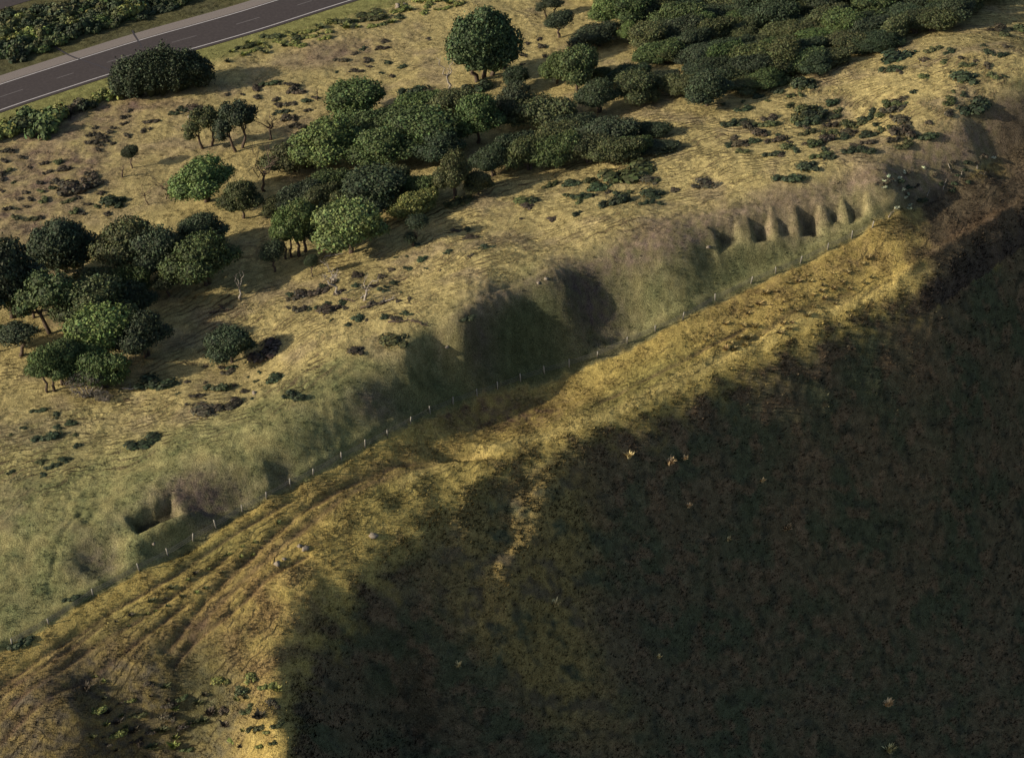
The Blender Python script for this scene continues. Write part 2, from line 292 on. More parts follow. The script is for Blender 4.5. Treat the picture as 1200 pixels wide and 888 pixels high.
def ground_mat():
    m, t, b = new_mat('ground_cover'); at = nd(t, 'ShaderNodeAttribute', attribute_name='ground_colour'); lk = t.links.new
    c1, t1 = mul_noise(t, at.outputs['Color'], .8, .72, 1.28, 6); c2, t2 = mul_noise(t, c1, 6.5, .42, 1.6, 5)
    ga = nd(t, 'ShaderNodeAttribute', attribute_name='contour'); sep = nd(t, 'ShaderNodeSeparateColor'); lk(ga.outputs['Color'], sep.inputs[0])
    tc = nd(t, 'ShaderNodeTexCoord')
    def mth(op, a, b_=None, clamp=False):
        o = nd(t, 'ShaderNodeMath', operation=op); o.use_clamp = clamp
        for k, q in enumerate((a, b_)):
            if q is None: continue
            if isinstance(q, (int, float)): o.inputs[k].default_value = q
            else: lk(q, o.inputs[k])
        return o.outputs[0]
    def ns(scale, det=3):
        n_ = nd(t, 'ShaderNodeTexNoise'); n_.inputs['Scale'].default_value = scale; n_.inputs['Detail'].default_value = det; lk(tc.outputs['Object'], n_.inputs['Vector']); return n_.outputs['Fac']
    w = mth('ADD', sep.outputs[0], mth('ADD', mth('MULTIPLY', ns(.45), 1.6), mth('MULTIPLY', ns(1.7, 4), .7)))
    fr = mth('FRACT', mth('MULTIPLY', w, 1/1.05))                       # one tread and riser
    riser = mth('MULTIPLY', mth('SUBTRACT', fr, .66, True), 2.94)         # rises to 1 across the riser
    gate = mth('MULTIPLY', mth('SUBTRACT', ns(.42, 3), .38, True), 5.0, True)
    msk = mth('MULTIPLY', sep.outputs[1], gate, True)
    hgt = mth('MULTIPLY', mth('SUBTRACT', mth('MULTIPLY', mth('MINIMUM', fr, .7), 1.43), mth('MULTIPLY', mth('SUBTRACT', fr, .7, True), 3.33)), msk)
    riser_shade = mth('MULTIPLY', mth('MULTIPLY', mth('GREATER_THAN', fr, .72), msk), .72)  # dark soil tone on the risers, painted in as their shadow lines
    mix = nd(t, 'ShaderNodeMix', data_type='RGBA'); lk(riser_shade, mix.inputs['Factor']); lk(c2, mix.inputs[6]); mix.inputs[7].default_value = (.085, .06, .04, 1); lk(mix.outputs[2], b.inputs['Base Color'])
    b0 = nd(t, 'ShaderNodeBump'); b0.inputs['Strength'].default_value = 1.0; b0.inputs['Distance'].default_value = .42; lk(hgt, b0.inputs['Height'])
    bp = nd(t, 'ShaderNodeBump'); bp.inputs['Strength'].default_value = 1.0; bp.inputs['Distance'].default_value = .16; lk(t2.outputs['Fac'], bp.inputs['Height']); lk(b0.outputs[0], bp.inputs['Normal'])
    b2 = nd(t, 'ShaderNodeBump'); b2.inputs['Strength'].default_value = .8; b2.inputs['Distance'].default_value = .14; lk(t1.outputs['Fac'], b2.inputs['Height']); lk(bp.outputs[0], b2.inputs['Normal']); lk(b2.outputs[0], b.inputs['Normal'])
    b.inputs['Specular IOR Level'].default_value = 0
    return m
def leaf_mat(name, rgb=None):
    m, t, b = new_mat(name); oi = nd(t, 'ShaderNodeObjectInfo'); src = oi.outputs['Color']
    if rgb: r = nd(t, 'ShaderNodeRGB'); r.outputs[0].default_value = (*rgb, 1); src = r.outputs[0]
    at = nd(t, 'ShaderNodeAttribute', attribute_name='leaf_tint')
    mx = nd(t, 'ShaderNodeVectorMath', operation='MULTIPLY'); t.links.new(src, mx.inputs[0]); t.links.new(at.outputs['Color'], mx.inputs[1])
    c, tx = mul_noise(t, mx.outputs[0], 1.3, .7, 1.35, 4)
    t.links.new(c, b.inputs['Base Color']); b.inputs['Roughness'].default_value = .7; b.inputs['Specular IOR Level'].default_value = .25
    return m
def plain_mat(name, rgb, scale=6, lo=.75, hi=1.25, rough=.9, bump=.0):
    m, t, b = new_mat(name); r = nd(t, 'ShaderNodeRGB'); r.outputs[0].default_value = (*rgb, 1)
    c, tx = mul_noise(t, r.outputs[0], scale, lo, hi, 6); t.links.new(c, b.inputs['Base Color']); b.inputs['Roughness'].default_value = rough
    if bump:
        bp = nd(t, 'ShaderNodeBump'); bp.inputs['Distance'].default_value = bump; t.links.new(tx.outputs['Fac'], bp.inputs['Height']); t.links.new(bp.outputs[0], b.inputs['Normal'])
    return m
M_ground = ground_mat()
M_leaf = leaf_mat('foliage'); M_blade = leaf_mat('grass_blades')
M_bark = plain_mat('bark', (.085,.062,.046), 5, .6, 1.4); M_dead = plain_mat('bleached_wood', (.30,.26,.21), 6, .5, 1.3)
M_asph = plain_mat('asphalt', (.054,.045,.043), 2.2, .82, 1.18, .85); M_shoulder = plain_mat('gravel_shoulder', (.175,.148,.13), 5, .75, 1.25)
M_paint = plain_mat('road_paint', (.46,.43,.41), 3, .7, 1.1, .7); M_dash = plain_mat('worn_road_paint', (.17,.155,.15), 4, .6, 1.2, .8); M_dark_strip = plain_mat('dark_strip', (.050,.044,.046), 6, .7, 1.3, .6)
M_post = plain_mat('weathered_post', (.30,.27,.22), 8, .7, 1.2); M_wire = plain_mat('fence_wire', (.16,.15,.14), 8); M_rock = plain_mat('pale_rock', (.24,.20,.15), 3, .6, 1.2, .9, .1)

# ------------------------------------------------------------------ object helpers
def tag(o, label=None, cat=None, group=None, kind=None):
    if label: o['label'] = label
    if cat: o['category'] = cat
    if group: o['group'] = group
    if kind: o['kind'] = kind
    return o
def mesh_np(name, V, F, mat, smooth=False, tint=None):
    """V (n,3); F (m,k) all of one size k"""
    me = bpy.data.meshes.new(name); V = np.asarray(V, np.float32); F = np.asarray(F, np.int32); k = F.shape[1]
    me.vertices.add(len(V)); me.vertices.foreach_set('co', V.ravel()); me.loops.add(F.size); me.loops.foreach_set('vertex_index', F.ravel())
    me.polygons.add(len(F)); me.polygons.foreach_set('loop_start', np.arange(0, F.size, k, dtype=np.int32)); me.polygons.foreach_set('loop_total', np.full(len(F), k, np.int32))
    if smooth: me.polygons.foreach_set('use_smooth', np.ones(len(F), bool))
    me.update(calc_edges=True); me.validate()
    if tint is not None:
        a = me.color_attributes.new('leaf_tint', 'FLOAT_COLOR', 'POINT'); a.data.foreach_set('color', np.c_[tint, np.ones(len(V))].astype(np.float32).ravel())
    me.materials.append(mat); return me
def link(name, me, parent=None):
    o = bpy.data.objects.new(name, me); C.objects.link(o)
    if parent: o.parent = parent
    return o
def empty(name, loc, rz=0):
    o = bpy.data.objects.new(name, None); C.objects.link(o); o.location = loc; o.rotation_euler = (0, 0, rz); o.empty_display_size = .5; return o

# ------------------------------------------------------------------ ground sheet
ny, nx = XX.shape
idx = np.arange(nx*ny).reshape(ny, nx)
F = np.stack([idx[:-1, :-1], idx[:-1, 1:], idx[1:, 1:], idx[1:, :-1]], -1).reshape(-1, 4)
me = mesh_np('ground', np.stack([XX, YY, H], -1).reshape(-1, 3), F, M_ground, True)
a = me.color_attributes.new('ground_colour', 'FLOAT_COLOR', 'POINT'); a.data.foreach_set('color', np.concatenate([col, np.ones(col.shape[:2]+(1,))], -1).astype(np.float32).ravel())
cq = np.where(SF > 0, WB*1.0, WQ); cm = np.clip(np.where(SF > .4, BM*.38, TM*1.0), 0, 1)
a = me.color_attributes.new('contour', 'FLOAT_COLOR', 'POINT'); a.data.foreach_set('color', np.stack([cq, cm, cm*0, cm*0+1], -1).astype(np.float32).ravel())
tag(link('ground', me), kind='structure')
dHx = np.gradient(H, axis=1)/np.gradient(XX, axis=1); dHy = np.gradient(H, axis=0)/np.gradient(YY, axis=0)

# ------------------------------------------------------------------ road
def strip(name, line, o0, o1, z, mat, parent=None, thick=0.0, wob=0):
    L = line[:, :2]; t = np.gradient(L, axis=0); t /= np.linalg.norm(t, axis=1)[:, None]; nn = np.c_[-t[:, 1], t[:, 0]]
    w0 = o0+wob*rng.randn(len(L)); a, b = L+nn*w0[:, None], L+nn*o1
    V = np.vstack([np.c_[a, np.full(len(L), z)], np.c_[b, np.full(len(L), z)]]); m = len(L); i = np.arange(m-1)
    F_ = np.stack([i+m, i+m+1, i+1, i], -1)
    me = mesh_np(name, V, F_[:, ::-1] if o0 < o1 else F_, mat); return link(name, me, parent)
# dense resample of the centreline
seg = np.r_[0, np.cumsum(np.linalg.norm(np.diff(rc[:, :2], axis=0), axis=1))]
sden = np.r_[np.linspace(0, 1480, 12), np.arange(1490, seg[-1]-1480, 1.5), np.linspace(seg[-1]-1470, seg[-1], 12)]
rd_line = np.c_[np.interp(sden, seg, rc[:, 0]), np.interp(sden, seg, rc[:, 1]), np.zeros(len(sden))]
HW = 3.75
road = tag(strip('road', rd_line, -HW-.75, HW+.25, RZ, M_asph), kind='structure')
tag(strip('gravel_shoulder', rd_line, HW+.25, HW+2.6, RZ-.012, M_shoulder, wob=0), kind='structure')
strip('edge_line', rd_line, HW-.14, HW+.05, RZ+.006, M_paint, road); strip('edge_line', rd_line, -HW-.05, -HW+.14, RZ+.006, M_paint, road)
for (u0, v0), (u1, v1) in (((-60,133),(-30,124)),((0,116),(26,107.5)),((64,94),(91,85)),((130,72.5),(157,64)),((205,50),(230,43)),((274,30),(302,21.5)),((346,7.5),(367,2))):
    a_, b_ = at_z(u0, v0, RZ), at_z(u1, v1, RZ)
    def sn(p): 
        k_ = np.argmin(((rd_line[:, :2]-p[:2])**2).sum(1)); return sden[k_]
    ss = np.linspace(sn(a_), sn(b_), 6); L = np.c_[np.interp(ss, sden, rd_line[:, 0]), np.interp(ss, sden, rd_line[:, 1]), ss*0]
    strip('lane_dash', L, -.06, .06, RZ+.006, M_dash, road)
tl = np.array([at_z(u, v, RZ) for u, v in [(63,54),(80,64.5),(100,72),(118,78),(140,88)]]); strip('road_dark_strip', catmull(tl, 5), -.16, .16, RZ+.009, M_dark_strip, road, wob=.03)  # narrow dark strips laid across the asphalt
tl = np.array([at_z(u, v, RZ) for u, v in [(155,36),(158,42),(163,50),(166,56)]]); strip('road_dark_strip', catmull(tl, 5), -.14, .14, RZ+.0095, M_dark_strip, road, wob=.03)
sr = catmull(SROAD, 6); t0 = sr[0]-sr[1]; t1 = sr[-1]-sr[-2]; sr = np.vstack([sr[0]+t0*900, sr[0]+t0*60, sr, sr[-1]+t1*60, sr[-1]+t1*900])
sroad = tag(strip('side_road', sr, -2.2, 2.2, RZ, M_asph), kind='structure'); strip('edge_line', sr, 1.1, 1.25, RZ+.006, M_dash, sroad)

# ------------------------------------------------------------------ plant builders
def ico(sub):
    import bmesh
    bm = bmesh.new(); bmesh.ops.create_icosphere(bm, subdivisions=sub, radius=1); bm.verts.ensure_lookup_table()
    V = np.array([v.co[:] for v in bm.verts]); F = np.array([[v.index for v in f.verts] for f in bm.faces]); bm.free(); return V, F
ICV, ICF = ico(3); ICV2, ICF2 = ico(2)
def unit(a): return a/np.maximum(np.linalg.norm(a, axis=-1, keepdims=True), 1e-9)
def crown_mesh(name, seed, lobes, leaf=.085, dens=98, mat=None, core=.80, under=-.35):
    """lobes: (x, y, z, rx, ry, rz). Leaf sprays stand all over each lobe, an irregular inner mass closes it."""
    r = np.random.RandomState(seed); Vs, Fs, Ts = [], [], []; off = 0
    Lb = np.array(lobes, float)
    for (x, y, z, a, b, c) in lobes:
        if core > 0:
            v = ICV2*1.0; k = 1+.16*r.randn(len(v))[:, None]*.8; v = v*k*np.array([a, b, c])*core+np.array([x, y, z])
            f = ICF2; cen = v[f].mean(1)
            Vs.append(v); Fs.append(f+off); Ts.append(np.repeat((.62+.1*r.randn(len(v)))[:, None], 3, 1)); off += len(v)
        area = 4*math.pi*((a*b)**1.6/3+(a*c)**1.6/3+(b*c)**1.6/3)**(1/1.6)
        m = int(area*dens); d = unit(r.randn(m, 3)); d = d[d[:, 2] > under]; m = len(d)
        tuftn = noise(d[:, 0]*3.1+seed+x, d[:, 1]*3.1+d[:, 2]*2.3+y)
        rad = (1.0+.14*tuftn+.11*r.randn(m))[:, None]
        p = d*rad*np.array([a, b, c])+np.array([x, y, z])
        # drop leaves buried inside other lobes
        keep = tuftn > -.42-.25*r.rand(m)
        for (x2, y2, z2, a2, b2, c2) in lobes:
            if (x2, y2, z2) == (x, y, z): continue
            keep &= (((p-np.array([x2, y2, z2]))/np.array([a2, b2, c2]))**2).sum(1) > .72
        p, d, tf = p[keep], d[keep], tuftn[keep]; m = len(p)
        nrm = unit(d/np.array([a, b, c])+.55*r.randn(m, 3)); t1 = unit(np.cross(nrm, r.randn(m, 3))); t2 = np.cross(nrm, t1)
        s1 = (leaf*(.6+.9*r.rand(m)))[:, None]; s2 = s1*(.6+.5*r.rand(m))[:, None]
        bend = nrm*s1*.35
        q = np.stack([p-t1*s1, p-t2*s2*.9+bend, p+t1*s1, p+t2*s2+bend], 1)
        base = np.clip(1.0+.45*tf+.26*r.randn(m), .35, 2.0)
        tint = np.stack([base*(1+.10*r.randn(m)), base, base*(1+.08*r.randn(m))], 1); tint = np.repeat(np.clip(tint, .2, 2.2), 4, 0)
        i = np.arange(m)*4+off
        Vs.append(q.reshape(-1, 3)); Fs.append(np.stack([i, i+1, i+2], 1)); Fs.append(np.stack([i, i+2, i+3], 1)); Ts.append(tint); off += 4*m
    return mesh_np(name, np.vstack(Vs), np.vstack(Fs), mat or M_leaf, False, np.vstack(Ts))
def tube(path, radii, sides=6):
    path = np.array(path, float); V, F_ = [], []
    for i, p in enumerate(path):
        t = unit(path[min(i+1, len(path)-1)]-path[max(i-1, 0)]); a = unit(np.cross(t, [.3, 1, .2])); b = np.cross(t, a)
        for k in range(sides):
            an = 2*math.pi*k/sides; V.append(p+radii[i]*(math.cos(an)*a+math.sin(an)*b))
    m = len(path)
    for i in range(m-1):
        for k in range(sides):
            k2 = (k+1) % sides; F_.append([i*sides+k, i*sides+k2, (i+1)*sides+k2]); F_.append([i*sides+k, (i+1)*sides+k2, (i+1)*sides+k])
    for k in range(1, sides-1): F_.append([(m-1)*sides, (m-1)*sides+k, (m-1)*sides+k+1]); F_.append([0, k+1, k])
    return np.array(V), np.array(F_)
def join(parts):
    V, F_, o = [], [], 0
    for v, f in parts: V.append(v); F_.append(f+o); o += len(v)
    return np.vstack(V), np.vstack(F_)
def wiggle(r, a, b, n=5, amp=.12):
    a, b = np.array(a, float), np.array(b, float); L = np.linalg.norm(b-a)
    return [a+(b-a)*i/(n-1)+(r.randn(3)*amp*L*(0 < i < n-1)) for i in range(n)]

def tree_proto(seed, lobes, trunk_h, lean=(0, 0), stems=1, leaf=.085, dens=98, trunk_r=.16, base_spread=.3):
    """unit tree about 6 m wide: root at the ground, crown above"""
    r = np.random.RandomState(seed)
    crown = crown_mesh('crown', seed, lobes, leaf, dens)
    parts = []; L = np.array(lobes)
    fork = []
    for s in range(stems):
        b = np.array([base_spread*(s-(stems-1)/2), .15*r.randn()*(stems > 1), -.25]); f = np.array([lean[0]*.6+b[0]*1.6, lean[1]*.6+b[1], trunk_h])
        parts.append(tube(wiggle(r, b, f, 5, .06), [trunk_r*1.5, trunk_r*1.1, trunk_r, trunk_r*.9, trunk_r*.75])); fork.append(f)
    tv = join(parts); trunk = mesh_np('trunk', tv[0], tv[1], M_bark, True)
    lp = []
    for i, l in enumerate(lobes):
        f = fork[int(np.argmin([np.hypot(*(q_[:2]-np.array(l[:2]))) for q_ in fork]))]
        e = np.array([l[0], l[1], l[2]+.1*l[5]]); lp.append(tube(wiggle(r, f-np.array([0, 0, .12]), e, 5, .09), [trunk_r*.62, trunk_r*.5, trunk_r*.4, trunk_r*.28, trunk_r*.1], 5))
    lv = join(lp); limbs = mesh_np('limbs', lv[0], lv[1], M_bark, True)
    x = np.abs(L[:, 0])+L[:, 3]
    lo, hi = (L[:, 0]-L[:, 3]).min(), (L[:, 0]+L[:, 3]).max(); top = (L[:, 2]+L[:, 5]).max()
    return dict(crown=crown, trunk=trunk, limbs=limbs, w=hi-lo, h=top, cx=(hi+lo)/2)
def lobes_dome(seed, n, R_, hz, flat=.6, rx=1.0, lean=0.0, yr=.85):
    """a crown of n bulging clumps making a low dome of radius R_ whose middle stands at hz"""
    r = np.random.RandomState(seed); out = [(0, 0, hz-.1*R_*flat, R_*.66*rx, R_*.64*yr, R_*flat*.95)]
    n = int(n*1.5)
    for i in range(n):
        an = 2*math.pi*(i+.9*r.rand())/n*1.0; rad = R_*(.40+.42*r.rand()); ring = i % 2
        z = hz+R_*flat*(.38 if ring else -.38)*(.4+.8*r.rand()); rad *= .66 if ring else 1.0
        s = R_*(.15+.25*r.rand()**1.4); out.append((rad*math.cos(an)*rx+lean*(z-hz), rad*math.sin(an)*yr, z, s*1.25*rx, s*1.0, s*.72))
    return out
PROTO = {
 'dome': [tree_proto(11+k, lobes_dome(11+k, 9+k, 3.0, 2.75, .62), 1.7, stems=1+k % 2) for k in range(3)],       # low round domes on short trunks
 'tall': [tree_proto(31+k, lobes_dome(31+k, 8, 2.7, 3.4, .75), 2.4, stems=2, base_spread=.9) for k in range(2)],
 'flat': [tree_proto(51+k, lobes_dome(51+k, 12, 3.0, 1.65, .44, rx=1.15, yr=.62), .9, stems=2) for k in range(3)],        # wind-pruned low canopies
 'open': [tree_proto(71+k, [(-1.5,.2,2.6,1.2,1.0,.8),(.2,-.3,3.2,1.3,1.1,.9),(1.5,.1,2.9,1.1,1.0,.75),(-.6,.7,3.7,1.0,.9,.7),(.9,.6,3.8,.9,.8,.6),(-2.2,-.3,2.0,.7,.7,.5),(2.3,.3,3.2,.7,.6,.45)], 1.6, stems=2, base_spread=1.2, dens=75, leaf=.09) for k in range(2)],
 'big': [tree_proto(91, [(-.5,0,3.2,1.9,1.8,1.4),(-1.6,.2,2.3,1.3,1.3,1.1),(-1.2,.1,3.6,1.3,1.2,1.0),(.2,.3,4.1,1.3,1.2,.9),(.9,.1,3.4,1.2,1.2,1.0),(1.6,-.1,1.9,1.4,1.3,1.1),(.7,-.5,1.6,1.3,1.2,1.0),(2.1,.1,2.5,1.0,1.0,.8),(-.6,-.6,1.7,1.2,1.0,.9),(-2.2,.2,2.9,.8,.9,.7),(.1,0,4.7,.7,.7,.5),(1.5,.3,3.9,.7,.7,.5),(-1.7,.3,4.2,.6,.7,.5)], 1.0, stems=3, trunk_r=.17, base_spread=.7)],
 'slim': [tree_proto(95, [(0,0,4.0,1.7,1.5,1.1),(-.9,.2,4.2,1.2,1,.8),(1.0,-.2,4.3,1.2,1,.8),(0,.3,4.8,1.1,1,.7)], 3.2, trunk_r=.17), tree_proto(96, [(0,0,3.2,1.9,1.7,1.3),(1.1,.2,3.8,1.2,1.1,.8),(-1.0,0,3.0,1.3,1.1,.9)], 1.6, trunk_r=.2)],
 'two': [tree_proto(97, [(.7,0,4.3,1.9,1.5,1.2),(1.5,.1,4.6,1.1,1.0,.8),(-.6,-.1,1.6,1.1,1.0,1.0)], 1.4, trunk_r=.2)],
}
def bush_proto(seed, n, leaf=.12, dens=46, spike=0, flat=.6, under=-.1):
    r = np.random.RandomState(seed); L = []
    for i in range(n):
        a = r.rand()*6.28; d = (r.rand()**.5)*.85*(i > 0); s = .22+.26*r.rand()
        L.append((d*math.cos(a), d*math.sin(a)*.8, s*flat*.75, s, s, s*flat))
    return crown_mesh('foliage', seed, L, leaf, dens, core=.8, under=under)
BUSH = [bush_proto(200+k, 6+k % 4, .10, 60) for k in range(6)]
def spiky(seed, n=70, h=.9, spread=.55, wd=.05, name='leaves'):
    r = np.random.RandomState(seed); a = r.rand(n)*6.28; tilt = r.rand(n)**.7*spread*2; b = np.c_[np.cos(a), np.sin(a), a*0]*(r.rand(n)*.28)[:, None]
    hh = h*(.55+.6*r.rand(n)); t = b+np.c_[np.cos(a)*tilt, np.sin(a)*tilt, np.ones(n)]*hh[:, None]*.72; mid = (b+t)/2+np.c_[a*0, a*0, hh*.14]
    sd = np.c_[-np.sin(a), np.cos(a), a*0]*wd*(1+r.rand(n))[:, None]
    V = np.stack([b-sd, b+sd, mid+sd, mid-sd, t], 1).reshape(-1, 3); i = np.arange(n)*5
    F_ = np.vstack([np.stack([i, i+1, i+2], 1), np.stack([i, i+2, i+3], 1), np.stack([i+3, i+2, i+4], 1)])
    tint = np.repeat(np.clip(1+.25*r.randn(n), .4, 1.8), 5)[:, None]*np.ones(3)
    return mesh_np(name, V, F_, M_blade, False, tint)
TUSS = [spiky(300+k, 60, .8, .6) for k in range(3)]

GREEN = (.058,.082,.026); BRIGHT = (.085,.118,.034); DARK = (.034,.046,.022); OLIVE = (.066,.074,.028); BROWN = (.058,.048,.030); YEL = (.15,.16,.045); GREY = (.085,.075,.06)
GROVES = ()
def put_tree(kind, u, v, wpx, label, group='trees of the wind-shaped groves', colr=GREEN, hpx=None, cat='tree', k=None, name='tree', rz=None):
    if group in GROVES: wpx *= 1.14; hpx = hpx*1.12 if hpx else hpx
    p = hit(u, v); s = mpp(p); r = random
    pr = PROTO[kind][(k if k is not None else r.randrange(99)) % len(PROTO[kind])]
    sx = wpx*s/pr['w']; full = (hpx*s-.0)/math.cos(PITCH) if hpx else None
    # picture height of a crown of depth w at height h: h*cos + .5*depth*sin
    sz = sx
    if hpx: sz = min(max((hpx*s-.32*wpx*s*.55)/math.cos(PITCH)/pr['h'], .35*sx), 1.9*sx)
    e = empty(name, p, rz if rz is not None else R(20)+r.uniform(-.4, .4)); e.scale = (sx*r.choice((1, 1, -1)) if False else sx, sx*r.uniform(.85, 1.05), sz)
    tag(e, label, cat, group)
    f_ = r.uniform(.82, 1.2); cvar = tuple(c*f_*r.uniform(.94, 1.06) for c in colr)+(1,)
    for nm in ('trunk', 'limbs', 'crown'):
        o = link(nm, pr[nm], e); o.color = cvar
    return e
def put_bush(u, v, wpx, label, group, colr=DARK, cat='shrub', name='shrub', hs=1.0, mesh=None, asp=1.0, p=None):
    p = hit(u, v) if p is None else p; s = wpx*mpp(p)/1.7; m = mesh or random.choice(BUSH)
    o = link(name, m); o.location = (p[0], p[1], p[2]-.03); o.rotation_euler = (0, 0, random.uniform(0, 6.28) if asp == 1 else R(25)+random.uniform(-.3, .3))
    o.scale = (s*asp, s/asp**.5, s*hs*random.uniform(.8, 1.2)); f_ = random.uniform(.7, 1.35); o.color = tuple(c*f_*random.uniform(.94, 1.06) for c in colr)+(1,)
    tag(o, label, cat, group); return o
